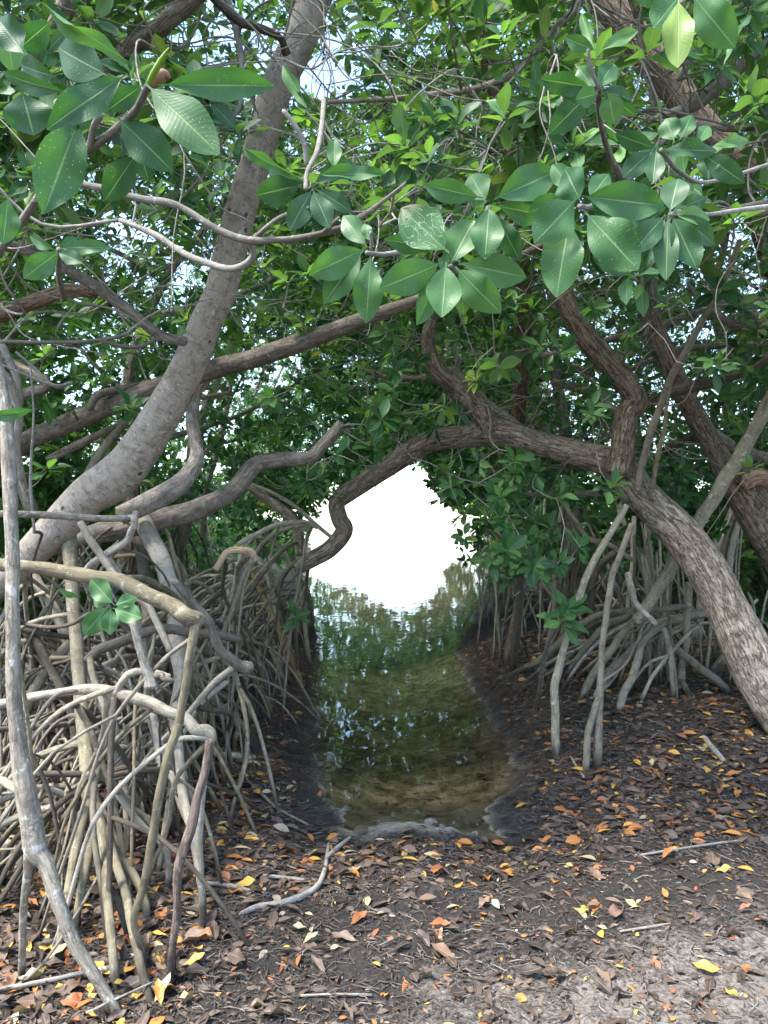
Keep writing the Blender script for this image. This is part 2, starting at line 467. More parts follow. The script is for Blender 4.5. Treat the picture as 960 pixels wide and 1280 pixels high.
# ------------------------------------------------------------------ tubes: trunks, roots, branches
def catmull(pts, n):
    p = np.asarray(pts, float)
    if len(p) == 2 and n < 2: return p
    q = np.vstack([2 * p[0] - p[1], p, 2 * p[-1] - p[-2]])
    t = np.linspace(0, 1, n, endpoint=False)[:, None]
    segs = []
    for i in range(len(p) - 1):
        a, b, c, d = q[i], q[i + 1], q[i + 2], q[i + 3]
        segs.append(0.5 * ((2 * b) + (c - a) * t + (2 * a - 5 * b + 4 * c - d) * t ** 2 + (3 * b - a - 3 * c + d) * t ** 3))
    return np.vstack(segs + [p[-1:]])

def tube(pts, rad, sides=8, per=4, lump=0.06, seed=0, wander=0.0, flat_end=False):
    """a tapering limb through pts with radii rad; returns V, faces, bark coordinates"""
    pr = catmull(np.column_stack([pts, rad]), per)
    path, r = pr[:, :3], np.maximum(pr[:, 3], 0.0008)
    n = len(path)
    if wander:
        s_ = np.linspace(0, n * 0.23, n) + seed * 3.7
        w_ = np.sin(np.linspace(0, math.pi, n))[:, None]
        path = path + wander * w_ * np.column_stack([vnoise(s_, s_ * 0 + seed), vnoise(s_ + 50, s_ * 0 + seed), vnoise(s_ + 90, s_ * 0 + seed)])
    tan = unit(np.gradient(path, axis=0))
    ref = np.array([0, 0, 1.0]) if abs(tan[0][2]) < 0.9 else np.array([1.0, 0, 0])
    n1 = np.zeros_like(path)
    v = unit(ref - tan[0] * ref.dot(tan[0]))
    for i in range(n):
        v = unit(v - tan[i] * v.dot(tan[i]))
        n1[i] = v
    n2 = np.cross(tan, n1)
    a = np.linspace(0, 2 * math.pi, sides, endpoint=False)
    ca, sa = np.cos(a), np.sin(a)
    dirs = n1[:, None, :] * ca[None, :, None] + n2[:, None, :] * sa[None, :, None]
    L = np.concatenate([[0], np.cumsum(np.linalg.norm(np.diff(path, axis=0), axis=1))])
    rm = max(float(np.mean(r)), 1e-3)
    zz = np.repeat(L[:, None], sides, 1)
    cx, sx = np.repeat(ca[None], n, 0), np.repeat(sa[None], n, 0)
    lum = fbm(cx * 0.9 + seed, sx * 0.9, zz / rm * 0.22, oct=3, seed=seed % 97)
    fine = fbm(cx * 2.6 + seed, sx * 2.6, zz / rm * 0.35, oct=2, seed=(seed + 13) % 97)
    rr = r[:, None] * (1 + lump * 2.2 * lum + lump * 1.0 * fine)
    V = path[:, None, :] + dirs * rr[..., None]
    B = np.stack([cx * rm, sx * rm, zz], -1)
    V, B = V.reshape(-1, 3), B.reshape(-1, 3)
    i, j = np.arange(n - 1)[:, None], np.arange(sides)[None, :]
    q = np.stack([i * sides + j, i * sides + (j + 1) % sides, (i + 1) * sides + (j + 1) % sides, (i + 1) * sides + j], -1).reshape(-1, 4)
    V = np.vstack([V, path[0] - tan[0] * r[0] * 0.4, path[-1] + tan[-1] * r[-1] * (0.15 if flat_end else 0.6)])
    B = np.vstack([B, [0, 0, 0], [0, 0, L[-1]]])
    c0, c1 = n * sides, n * sides + 1
    jj = np.arange(sides)
    t0 = np.column_stack([np.full(sides, c0), (jj + 1) % sides, jj])
    b = (n - 1) * sides
    t1 = np.column_stack([np.full(sides, c1), b + jj, b + (jj + 1) % sides])
    return V, [q, np.vstack([t0, t1])], B

def merge(parts):
    Vs, Bs, Q, T, o = [], [], [], [], 0
    for V, f, B in parts:
        Vs.append(V); Bs.append(B); Q.append(f[0] + o); T.append(f[1] + o); o += len(V)
    return np.vstack(Vs), [np.vstack(Q), np.vstack(T)], np.vstack(Bs)

def limb_obj(name, parent, mat, pts, rad, sides=8, per=4, lump=0.06, wander=0.0, extra=None, flat_end=False, base=None):
    sd = random.randint(1, 9999)
    t = tube(pts, rad, sides, per, lump, sd, wander, flat_end)
    if extra:
        t = merge([t] + [tube(p_, r_, sides, per, lump, sd + 1 + i, wander) for i, (p_, r_) in enumerate(extra)])
    V, f, B = t
    L = np.array(parent.location) if parent is not None else (base if base is not None else V.mean(0) * 0)
    at = {'bark': B + rng.uniform(-5, 5, 3)}
    if name == 'prop_root':      # tide mark of dried mud round the foot
        hgt = V[:, 2] - ground_z(V[:, 0], V[:, 1])
        at['mud'] = np.clip((rng.uniform(0.03, 0.13) + 0.07 * vnoise(V[:, 0] * 30 + sd, V[:, 1] * 30, V[:, 2] * 14) - hgt) / 0.03, 0, 1)
    o = obj(name, mesh_from(name, V - L, f, at), mat, parent)
    if parent is None and base is not None:
        o.location = Vector([float(a) for a in base])
    return o

def trace(pix, d0, d1):
    """pixels (px, py, width) to points and radii, depth running d0 -> d1 along the length; d1 None: ends in the ground"""
    a = np.array(pix, float)
    if d1 is None:
        g = G(a[-1, 0], a[-1, 1])
        d1 = project(g)[2]
        if d0 is None: d0 = d1
        elif d0 < 1: d0 = d1 + d0
    s = np.concatenate([[0], np.cumsum(np.hypot(np.diff(a[:, 0]), np.diff(a[:, 1])))]); s /= s[-1]
    d = d0 + (d1 - d0) * s
    pts = np.array([P(x, y, dd) for (x, y, _), dd in zip(a, d)])
    return pts, a[:, 2] / 2 / F * d

def batch_tubes(paths, radii, sides=4):
    """many thin limbs at once: paths (E,R,3), radii (E,R)"""
    E, R, _ = paths.shape
    tan = unit(np.gradient(paths, axis=1))
    chord = unit(paths[:, -1] - paths[:, 0])
    ref = np.where(np.abs(chord[:, 2:3]) < 0.8, np.array([[0, 0, 1.0]]), np.array([[1.0, 0.2, 0]]))
    ref = np.repeat(ref[:, None], R, 1)
    n1 = unit(ref - tan * (ref * tan).sum(-1, keepdims=True))
    n2 = np.cross(tan, n1)
    a = np.linspace(0, 2 * math.pi, sides, endpoint=False)
    ca, sa = np.cos(a), np.sin(a)
    V = paths[:, :, None] + (n1[:, :, None] * ca[:, None] + n2[:, :, None] * sa[:, None]) * radii[:, :, None, None]
    seg = np.concatenate([np.zeros((E, 1)), np.cumsum(np.linalg.norm(np.diff(paths, axis=1), axis=2), 1)], 1)
    B = np.stack([np.broadcast_to(ca * 0.01, (E, R, sides)), np.broadcast_to(sa * 0.01, (E, R, sides)), np.repeat(seg[:, :, None], sides, 2)], -1) + rng.uniform(-4, 4, (E, 1, 1, 3))
    e, i, j = np.arange(E)[:, None, None], np.arange(R - 1)[None, :, None], np.arange(sides)[None, None, :]
    b = e * R * sides
    q = np.stack([b + i * sides + j, b + i * sides + (j + 1) % sides, b + (i + 1) * sides + (j + 1) % sides, b + (i + 1) * sides + j], -1).reshape(-1, 4)
    return V.reshape(-1, 3), [q], B.reshape(-1, 3)

# ------------------------------------------------------------------ leaves
def leaf_shape(rows, cols, fold=0.18, curl=0.12, wave=0.0, width=0.22, petiole=0.0, seed=0, nick=0.0):
    """one leaf along +Y, length 1, upper face +Z; returns V, quads, uv"""
    r_ = np.random.default_rng(seed)
    t = np.linspace(0, 1, rows)
    w = width * (np.sin(math.pi * np.clip(t, 0, 1) ** 0.99)) ** 0.76
    w = w * (1 + 0.10 * np.sin((t - 0.25) * math.pi)); w[0] = 0.012; w[-1] = 0.006
    if petiole:
        t = np.concatenate([[-petiole, -petiole * 0.5], t]); w = np.concatenate([[0.012, 0.011], w])
    u = np.linspace(-1, 1, cols)
    T, U = np.meshgrid(t, u, indexing='ij')
    Wd = w[:, None] * np.ones_like(U)
    if nick:
        Wd = Wd * (1 - nick * np.clip(vnoise(T * 6 + seed, np.sign(U) * 3 + seed), 0, 1))
    ph = r_.uniform(0, 6)
    X = U * Wd
    Y = T - 0.03 * curl * T
    Z = np.abs(U) * Wd * fold * 2 - curl * T ** 2 + wave * np.sin(T * 9 + ph) * np.abs(U) * Wd + 0.4 * wave * U * Wd * np.sin(T * 5 + ph * 2)
    V = np.stack([X, Y, Z], -1).reshape(-1, 3)
    uv = np.stack([U, T, U * 0], -1).reshape(-1, 3)
    R, Cn = T.shape
    i, j = np.arange(R - 1)[:, None], np.arange(Cn - 1)[None]
    q = np.stack([i * Cn + j, i * Cn + j + 1, (i + 1) * Cn + j + 1, (i + 1) * Cn + j], -1).reshape(-1, 4)
    return V, q, uv

def leaf_frames(o, d, up):
    """orthonormal frames with Y along d and Z near up"""
    Y = unit(d)
    Z = unit(up - Y * (up * Y).sum(-1, keepdims=True))
    X = np.cross(Y, Z)
    return np.stack([X, Y, Z], -1)

def leaf_mass(o, Rm, length, wid, tint, hi=False):
    V0, q0, uv0 = leaf_shape(5, 3, 0.16, 0.14) if hi else leaf_shape(4, 2, 0.0, 0.14)
    n, m = len(o), len(V0)
    loc = V0[None] * np.stack([length * wid, length, length], -1)[:, None]
    V = o[:, None] + np.einsum('nij,nmj->nmi', Rm, loc)
    q = (q0[None] + (np.arange(n) * m)[:, None, None]).reshape(-1, 4)
    uv = np.broadcast_to(uv0[None], (n, m, 3)) + 0
    return V.reshape(-1, 3), [q], {'leafuv': uv.reshape(-1, 3), 'tint': np.repeat(tint, m)}

LEAF_MESH = {}
def leaf_mesh(variant, tint, mat='leaf', hi=False):
    key = (variant, tint, mat, hi)
    if key not in LEAF_MESH:
        r_ = random.Random(variant * 31 + hi)
        if mat.startswith('leaf'):
            V, q, uv = leaf_shape(13 if hi else 6, 7 if hi else 3, r_.uniform(0.04, 0.24), r_.uniform(0.0, 0.24), r_.uniform(0.10, 0.40), 0.22, 0.10, variant, 0.10 if hi and variant % 3 == 0 else 0.0)
        else:
            V, q, uv = leaf_shape(8 if hi else 5, 5 if hi else 3, r_.uniform(-0.15, 0.6), r_.uniform(-0.4, 0.45), r_.uniform(0.2, 0.9), r_.uniform(0.17, 0.25), 0.12, variant, 0.25)
        LEAF_MESH[key] = mesh_from('leaf', V, [q], {'leafuv': uv, 'tint': np.full(len(V), tint)})
        LEAF_MESH[key].materials.append(M[mat])
    return LEAF_MESH[key]

def leaf_obj(parent, o, R3, length, wid, tint, variant, mat='leaf', hi=False, name='leaf'):
    me = leaf_mesh(variant, tint, mat, hi)
    b = bpy.data.objects.new(name, me)
    L = np.array(parent.location) if parent is not None else np.zeros(3)
    mt = np.eye(4)
    mt[:3, :3] = R3 @ np.diag([length * wid, length, length])
    mt[:3, 3] = o - L
    link(b, parent)
    b.matrix_basis = Matrix([[float(a) for a in r] for r in mt])
    return b

TINTS = [0.08, 0.2, 0.32, 0.44, 0.56, 0.68, 0.82]
def snap_tint(t):
    return min(TINTS, key=lambda a: abs(a - t))

def rosettes(pos, axis, size, n_lo=4, n_hi=9, droop=0.25):
    """leaf whorls at branch ends: origins, frames, lengths, widths, tints, owner index"""
    O, D, U, Ln, Wd, Ti, Ow = [], [], [], [], [], [], []
    ref = np.where(np.abs(axis[:, 2:3]) < 0.9, np.array([[0, 0, 1.0]]), np.array([[1.0, 0, 0]]))
    e1 = unit(np.cross(axis, ref)); e2 = np.cross(axis, e1)
    for i in range(len(pos)):
        n = rng.integers(n_lo, n_hi + 1)
        az = np.arange(n) * 2.4 + rng.uniform(0, 6.28) + rng.normal(0, 0.25, n)
        th = np.radians(np.clip(np.linspace(88, 38, n) + rng.normal(0, 14, n), 12, 115))
        d = axis[i] * np.cos(th)[:, None] + (e1[i] * np.cos(az)[:, None] + e2[i] * np.sin(az)[:, None]) * np.sin(th)[:, None]
        d[:, 2] -= droop * rng.uniform(0.3, 1.4, n)
        d = unit(d)
        O.append(pos[i] + axis[i] * np.linspace(-0.01, 0.015, n)[:, None] + d * 0.012)
        D.append(d)
        U.append(unit(axis[i] + rng.normal(0, 0.28, (n, 3)) + np.array([0, -0.15, 0.35])))
        Ln.append(size[i] * rng.uniform(0.72, 1.15, n)); Wd.append(rng.uniform(0.85, 1.2, n))
        t = np.clip(rng.normal(0.34, 0.13, n) + rng.normal(0, 0.06), 0.02, 0.75)
        t[rng.random(n) < 0.05] = rng.uniform(0.62, 0.85)
        if rng.random() < 0.012: t[:] = np.clip(rng.normal(0.8, 0.1, n), 0.6, 0.97)
        Ti.append(t); Ow.append(np.full(n, i))
    O, D, U = np.vstack(O), np.vstack(D), np.vstack(U)
    return O, leaf_frames(O, D, U), np.concatenate(Ln), np.concatenate(Wd), np.concatenate(Ti), np.concatenate(Ow)

# ------------------------------------------------------------------ twig network: joins leaf whorls to limbs
def grow(anchors, targets, step=0.32, greed=0.35, jit=0.10):
    """returns nodes, parent indices, radii, direction at each target"""
    na = len(anchors)
    nodes = list(map(np.array, anchors)); parent = [-1] * na
    A = np.zeros((na + len(targets) * 40, 3)); A[:na] = anchors
    plen = np.zeros(len(A)); cnt = na
    dist = np.min(np.linalg.norm(targets[:, None] - np.asarray(anchors)[None], axis=2), axis=1)
    tnode = np.zeros(len(targets), int); tdir = np.zeros((len(targets), 3))
    for ti in np.argsort(dist):
        p = targets[ti]
        dd = np.linalg.norm(A[:cnt] - p, axis=1)
        j = int(np.argmin(dd + greed * plen[:cnt]))
        ln = dd[j]; m = min(max(1, int(math.ceil(ln / step))), 30)
        a = A[j].copy(); last = j
        bend = rng.normal(0, jit, 3) * ln * 0.8
        sag = np.array([0, 0, -0.12]) * ln
        for s_ in range(1, m + 1):
            f = s_ / m
            q = a + (p - a) * f + (bend + sag) * math.sin(math.pi * f) + (rng.normal(0, jit * 0.35, 3) * step if s_ < m else 0)
            A[cnt] = q; plen[cnt] = plen[last] + np.linalg.norm(q - A[last]); parent.append(last); last = cnt; cnt += 1
        tnode[ti] = last; tdir[ti] = unit(A[last] - A[parent[last]])
    parent = np.array(parent); A = A[:cnt]
    acc = np.zeros(cnt); child_n = np.zeros(cnt, int)
    r = np.zeros(cnt)
    for i in range(cnt - 1, na - 1, -1):
        if child_n[i] == 0: acc[i] = 0.0024 ** 2.3
        r[i] = acc[i] ** (1 / 2.3)
        pj = parent[i]
        if pj >= 0: acc[pj] += acc[i]; child_n[pj] += 1
    return A, parent, np.minimum(r, 0.034), na, tdir

def twig_parts(tree, A, parent, r, na, mat, mat_thick, thick=0.0105, sides=4, max_branches=45):
    """thick runs become branch parts, the fine rest one twigs part"""
    L = np.array(tree.location)
    main = {}
    for i in range(na, len(A)):
        pj = parent[i]
        if pj >= na and (pj not in main or r[i] > r[main[pj]]): main[pj] = i
    used = np.zeros(len(A), bool); nb = 0
    starts = sorted([i for i in range(na, len(A)) if r[i] > thick and (parent[i] < na or main.get(parent[i]) != i)], key=lambda i: -r[i])
    for i in starts[:max_branches]:
        chain = [parent[i], i]; used[i] = True
        while chain[-1] in main and r[main[chain[-1]]] > thick * 0.62:
            chain.append(main[chain[-1]]); used[chain[-1]] = True
        rad = r[chain].copy(); rad[0] = rad[1] * 1.05
        limb_obj('branch', tree, mat_thick, A[chain], rad, 7, 3, 0.07)
    e = np.array([i for i in range(na, len(A)) if not used[i]])
    if len(e) == 0: return
    p0, p1 = A[parent[e]], A[e]
    mid = (p0 + p1) / 2 + rng.normal(0, 0.05, p0.shape) * np.linalg.norm(p1 - p0, axis=1, keepdims=True)
    r1 = r[e]; r0 = np.where(parent[e] >= na, np.minimum(r[parent[e]], r1 * 1.6), r1 * 1.2)
    V, f, B = batch_tubes(np.stack([p0, mid, p1], 1) - L, np.stack([r0, (r0 + r1) / 2, r1], 1), sides)
    o = obj('twigs', mesh_from('twigs', V, f, {'bark': B}), mat, tree)
    o['kind'] = 'stuff'

def crown(tree, O, Rm, Ln, Wd, Ti, individual=0, hi=False):
    """the largest-looking leaves as parts, the rest of the crown as one mass"""
    L = np.array(tree.location)
    keep = np.ones(len(O), bool)
    if individual:
        px, py, d = project(O)
        score = np.where((px > -10) & (px < 970) & (py > -10) & (py < 1290) & (d > 0.3), Ln / np.maximum(d, 0.3), 0)
        idx = np.argsort(-score)[:individual]
        idx = idx[score[idx] > 0]
        keep[idx] = False
        for i in idx:
            leaf_obj(tree, O[i], Rm[i], Ln[i], Wd[i], snap_tint(Ti[i]), int(rng.integers(0, 5)))
    if keep.any():
        V, f, at = leaf_mass(O[keep] - L, Rm[keep], Ln[keep], Wd[keep], Ti[keep], hi)
        o = obj('crown', mesh_from('crown', V, f, at), M['leaf_mass'], tree)
        o['kind'] = 'stuff'

# ================================================================== SETTING
def axis_coords(lo, hi, step, far, grow_=1.28):
    a = list(np.arange(lo, hi + 1e-6, step))
    s = step
    left, right = [], []
    x = lo
    while x > -far: s = min(s * grow_, 400); x -= s; left.append(x)
    s = step; x = hi
    while x < far: s = min(s * grow_, 400); x += s; right.append(x)
    return np.array(left[::-1] + a + right)

gx, gy = axis_coords(-3.4, 3.8, 0.025, 4000), axis_coords(1.9, 7.6, 0.025, 4000)
GX, GY = np.meshgrid(gx, gy)
GZ = ground_z(GX, GY)
Sg = water_inside(GX, GY)
ny, nx = GX.shape
i, j = np.arange(ny - 1)[:, None], np.arange(nx - 1)[None]
quads = np.stack([i * nx + j, i * nx + j + 1, (i + 1) * nx + j + 1, (i + 1) * nx + j], -1).reshape(-1, 4)
bed = np.clip(Sg / 0.05 + 1.0, 0, 1)
sand = 0.66 * np.clip((3.25 - GY) / 0.75, 0, 1) * np.clip((GX + 0.25) / 0.5, 0, 1) + 0.20 * np.clip((GX - 0.3) / 0.8, 0, 1) * np.clip((4.2 - GY) / 0.6, 0, 1)
pale = np.where(Sg > 0, 1.05 * np.exp(-(np.maximum(Sg, 0) / 0.42) ** 2), np.exp(-(Sg / 0.13) ** 2)) * np.exp(-(((GX - 0.20) / np.where(Sg > 0, 0.55, 0.36)) ** 4))  # pale sand, plus sky sheen of the wet lip painted in as lighter colour
pale = pale * np.clip((4.9 - GY) / 0.3, 0, 1) * np.clip(0.85 + 1.3 * fbm(GX * 7, GY * 11, seed=77), 0, 1)
wet = np.clip(1 - np.abs(Sg + 0.05) / 0.35, 0, 1) * np.clip((9 - GY) / 3, 0, 1)
wet = np.maximum(wet, 1.15 * pale)
sheet = mesh_from('ground', np.stack([GX, GY, GZ], -1).reshape(-1, 3), [quads],
                  {'sand': sand.ravel(), 'wet': wet.ravel(), 'bed': bed.ravel(), 'pale': pale.ravel()})
tag(obj('ground', sheet, M['ground']), 'dark peaty mud bank and sandy creek bed', kind='structure')

wx, wy = axis_coords(-3, 3, 1.0, 4000, 1.6), axis_coords(3.2, 12, 1.0, 4000, 1.6)
wy = wy[wy >= 3.2]
WX, WY = np.meshgrid(wx, wy); ny, nx = WX.shape
i, j = np.arange(ny - 1)[:, None], np.arange(nx - 1)[None]
quads = np.stack([i * nx + j, i * nx + j + 1, (i + 1) * nx + j + 1, (i + 1) * nx + j], -1).reshape(-1, 4)
sheet = mesh_from('water', np.stack([WX, WY, WX * 0], -1).reshape(-1, 3), [quads])
tag(obj('water', sheet, M['water']), 'still shallow creek water opening onto a bright lagoon', kind='structure')


# ================================================================== NEAR TREES
def tree_empty(label, x, y, group=None):
    return empty('mangrove_tree', (x, y, float(ground_z(x, y))), label, 'tree', group)

grey_tree = tree_empty('smooth grey mangrove leaning up rightward on a mass of stilt roots by the creek', -2.0, 4.3)
arch_tree = tree_empty('rough brown mangrove arching from the right bank low across the creek mouth', 2.5, 4.9)
kinked_tree = tree_empty('brown mangrove with a broken orange stump and crossed poles, behind the arching tree', 3.2, 6.6)
red_tree = tree_empty('reddish flaky mangrove trunk slanting down to the right edge behind the upper leaves', 3.4, 5.4)
dark_tree = tree_empty('dark slender mangrove trunk standing among the leaves above the creek', 1.1, 7.6)
limb_tree = tree_empty('mangrove with long brown sweeping limbs at the upper left, beside the leaning grey trunk', -3.0, 4.6)

ANCH, LOW = {}, []
def limb(tree, name, pix, d0, d1, mat, sides=10, per=5, lump=0.06, wander=0.0, extra=(), anchor=True, flat_end=False):
    pts, rad = trace(pix, d0, d1)
    ex = []
    for e in extra:
        ex.append(trace(*e))
    o = limb_obj(name, tree, M[mat], pts, rad, sides, per, lump, wander, ex, flat_end)
    LOW.extend([q for q in catmull(pts, 4) if 0.5 < q[2] < 2.3])
    if anchor:
        for pp in [pts] + [e[0] for e in ex]:
            ANCH.setdefault(tree.name, []).extend(list(catmull(pp, 3)))
    return pts, rad

# --- the leaning grey tree
limb(grey_tree, 'trunk', [(-60, 775, 26), (8, 722, 34), (30, 700, 38), (75, 655, 46), (110, 620, 48), (140, 600, 53), (168, 570, 50), (210, 505, 45), (236, 455, 42), (257, 405, 39), (277, 360, 38),
     (295, 285, 38), (320, 200, 39), (346, 110, 40), (375, 50, 41), (398, -10, 40), (440, -120, 38), (470, -260, 30)], 4.35, 3.3, 'bark_grey', 22, 7, 0.045)
limb(grey_tree, 'branch', [(-20, 590, 22), (18, 562, 24), (50, 543, 24), (120, 515, 25), (190, 487, 25), (262, 463, 24), (320, 448, 24), (370, 430, 23), (430, 408, 20), (480, 390, 17), (528, 373, 14), (600, 345, 11), (690, 300, 8)], 4.9, 4.2, 'limb', 14, 6, 0.08)
limb(grey_tree, 'branch', [(40, 690, 24), (120, 668, 26), (200, 650, 26), (250, 635, 25), (290, 614, 23), (318, 582, 21), (350, 574, 20), (386, 572, 18), (402, 558, 17), (415, 545, 16), (427, 529, 13)], 4.6, 4.9, 'limb', 14, 6, 0.11, flat_end=True)
limb(grey_tree, 'branch', [(150, 645, 26), (195, 624, 26), (226, 604, 24), (246, 575, 18), (243, 545, 17), (240, 525, 16), (245, 492, 14), (262, 470, 11)], 4.4, 4.8, 'limb', 12, 6, 0.09)
limb(grey_tree, 'branch', [(90, 228, 8), (130, 236, 9), (172, 248, 9), (220, 256, 9), (272, 287, 9), (311, 300, 10), (370, 298, 8), (425, 285, 8), (465, 262, 6), (507, 229, 4)], 2.45, 2.25, 'twig', 9, 5, 0.13,
     extra=[([(318, 297, 6), (350, 272, 6), (386, 260, 4)], 2.35, 2.2), ([(405, 290, 6), (424, 272, 4)], 2.3, 2.25)])
limb(grey_tree, 'branch', [(312, 300, 9), (316, 322, 9), (290, 336, 9), (250, 326, 9), (222, 312, 8), (195, 294, 8), (150, 275, 6)], 2.38, 2.7, 'twig', 8, 5, 0.1)
limb(grey_tree, 'branch', [(20, 640, 8), (0, 642, 9), (60, 644, 9), (120, 648, 9), (165, 647, 9), (170, 640, 9)][1:], 3.2, 3.6, 'root_pale', 8, 4, 0.06, anchor=False)
limb(grey_tree, 'branch', [(358, 68, 11), (350, 48, 9), (325, 35, 10), (300, 28, 9), (272, 5, 8), (250, -20, 7)], 3.35, 3.0, 'root_dark', 8, 4, 0.08)
limb(grey_tree, 'branch', [(285, 0, 9), (262, 250, 7)][:1] + [(300, 60, 8), (302, 110, 7), (296, 140, 6), (280, 152, 5)], 3.3, 3.1, 'twig', 7, 4, 0.08)
# --- the sweeping limbs at the upper left
limb(limb_tree, 'trunk', [(60, 480, 14), (20, 500, 13), (12, 560, 14), (40, 640, 16)][::-1] + [(4, 445, 12), (-10, 380, 12), (-40, 300, 14), (-30, 200, 18), (20, 120, 24), (55, 60, 24), (85, 0, 24), (110, -80, 22)], 4.7, 4.2, 'limb', 12, 5, 0.08)
limb(limb_tree, 'branch', [(-20, 302, 14), (0, 305, 14), (50, 318, 14), (100, 346, 14), (140, 372, 14), (170, 396, 13), (200, 419, 13), (232, 427, 12)], 3.3, 3.65, 'limb', 12, 6, 0.07)
limb(limb_tree, 'branch', [(-30, 402, 18), (0, 394, 18), (50, 374, 18), (84, 363, 17), (120, 368, 13)], 3.9, 3.9, 'bark_red', 10, 6, 0.12, flat_end=True)
limb(limb_tree, 'branch', [(270, -30, 20), (240, 0, 22), (200, 34, 22), (160, 62, 20), (132, 92, 18), (110, 140, 15), (80, 190, 13)], 3.0, 3.5, 'limb', 12, 6, 0.08)
limb(limb_tree, 'branch', [(0, 427, 5), (55, 428, 5), (105, 427, 5), (150, 420, 5), (172, 408, 4)], 3.3, 3.5, 'twig', 6, 5, 0.06, extra=[([(120, 424, 4), (150, 432, 5), (175, 433, 5), (195, 424, 5)], 3.4, 3.55)])
limb(limb_tree, 'branch', [(0, 455, 3), (35, 470, 3), (70, 482, 4), (88, 478, 3), (60, 461, 3), (20, 450, 3)][:4], 3.2, 3.4, 'twig', 6, 5, 0.06)
limb(limb_tree, 'branch', [(20, 440, 3), (45, 462, 4), (70, 484, 4), (90, 478, 3)], 3.4, 3.4, 'twig', 6, 5, 0.05)
limb(limb_tree, 'branch', [(0, 460, 8), (14, 480, 10), (24, 520, 10), (20, 560, 10), (28, 600, 9)], 3.6, 4.0, 'twig', 8, 5, 0.09, extra=[([(2, 430, 9), (20, 470, 9), (25, 505, 9)], 3.7, 3.8)])
limb(limb_tree, 'branch', [(38, 455, 3), (42, 520, 3), (38, 600, 4), (43, 665, 4)], 3.6, 3.7, 'twig', 6, 4, 0.05)
limb(limb_tree, 'branch', [(112, 512, 10), (122, 494, 10), (150, 486, 8), (185, 478, 6)], 4.6, 4.7, 'root_dark', 8, 5, 0.10)
limb(limb_tree, 'branch', [(60, 575, 10), (120, 545, 10), (170, 525, 10), (230, 510, 8)], 5.0, 5.0, 'limb', 8, 5, 0.07)
limb(limb_tree, 'branch', [(105, 600, 10), (130, 560, 10), (160, 528, 9), (215, 505, 7), (290, 490, 5)], 4.9, 5.1, 'root_grey', 8, 5, 0.07)

# --- the arching brown tree
limb(arch_tree, 'trunk', [(1060, 1010, 74), (1005, 930, 66), (960, 862, 60), (921, 785, 56), (893, 728, 52), (862, 682, 48), (836, 652, 45), (800, 618, 42), (772, 585, 40),
     (731, 570, 34), (680, 557, 32), (640, 544, 33), (608, 540, 36), (580, 546, 31), (552, 548, 28), (526, 557, 27), (490, 580, 26), (458, 600, 25), (434, 616, 25), (421, 629, 22), (424, 648, 21), (430, 664, 22),
     (412, 686, 22), (392, 698, 21), (372, 709, 20)], 4.75, 6.3, 'bark_brown', 24, 7, 0.07)
limb(arch_tree, 'branch', [(772, 592, 34), (778, 565, 30), (780, 540, 28), (785, 517, 28), (794, 502, 30), (786, 484, 28), (772, 466, 29), (745, 436, 28), (722, 404, 26), (700, 362, 22), (684, 310, 18), (676, 240, 15), (690, 150, 12)], 5.35, 5.2, 'bark_brown', 18, 7, 0.07)
limb(arch_tree, 'branch', [(620, 546, 24), (604, 522, 28), (590, 503, 26), (568, 482, 24), (546, 462, 22), (536, 438, 19), (536, 415, 18), (540, 395, 16), (530, 340, 13), (520, 260, 10)], 5.75, 5.6, 'bark_brown', 16, 6, 0.10)
limb(arch_tree, 'branch', [(660, 548, 12), (640, 528, 13), (610, 505, 12), (585, 480, 12), (562, 458, 10)], 5.9, 6.1, 'limb', 9, 5, 0.08)
limb(arch_tree, 'branch', [(532, 471, 8), (510, 472, 8), (480, 470, 7), (455, 462, 5)], 5.7, 5.8, 'bark_red', 7, 5, 0.12)
limb(arch_tree, 'branch', [(376, 693, 14), (372, 663, 13), (360, 644, 13), (334, 624, 12), (300, 600, 10)], 6.4, 6.6, 'bark_brown', 9, 5, 0.08, anchor=False)
limb(arch_tree, 'branch', [(420, 676, 5), (400, 660, 5), (370, 634, 5), (340, 616, 5), (315, 605, 4)], 6.2, 6.0, 'root_grey', 6, 4, 0.05, anchor=False)

# --- the kinked tree with the broken stump
limb(kinked_tree, 'trunk', [(1120, 925, 72), (1062, 820, 66), (1010, 735, 62), (968, 668, 58), (945, 632, 56), (926, 606, 50), (908, 586, 36), (893, 562, 27), (872, 524, 26), (850, 484, 25), (832, 444, 25), (818, 412, 25), (809, 378, 25), (810, 345, 24), (818, 290, 20), (830, 200, 17)], 5.6, 6.1, 'bark_brown', 18, 6, 0.07)
limb(kinked_tree, 'branch', [(928, 600, 22), (946, 596, 20), (966, 604, 16), (985, 622, 10)], 5.45, 5.5, 'broken', 9, 6, 0.25, anchor=False)
limb(kinked_tree, 'branch', [(800, 512, 10), (830, 494, 12), (862, 484, 14), (900, 474, 14), (930, 464, 14), (962, 448, 15), (1040, 400, 16)], 5.8, 5.2, 'limb', 10, 6, 0.06)
limb(kinked_tree, 'branch', [(600, 440, 6), (660, 446, 8), (705, 440, 9), (760, 425, 9), (810, 413, 9), (850, 398, 9), (890, 384, 8), (960, 372, 7)], 6.4, 6.2, 'limb', 8, 5, 0.07)
limb(kinked_tree, 'branch', [(560, 448, 5), (620, 452, 7), (700, 456, 9), (735, 464, 8)], 6.6, 6.6, 'limb', 8, 5, 0.07)
limb(kinked_tree, 'branch', [(690, 478, 10), (725, 486, 12), (750, 500, 12), (775, 520, 10)], 6.7, 6.6, 'root_grey', 8, 5, 0.08)
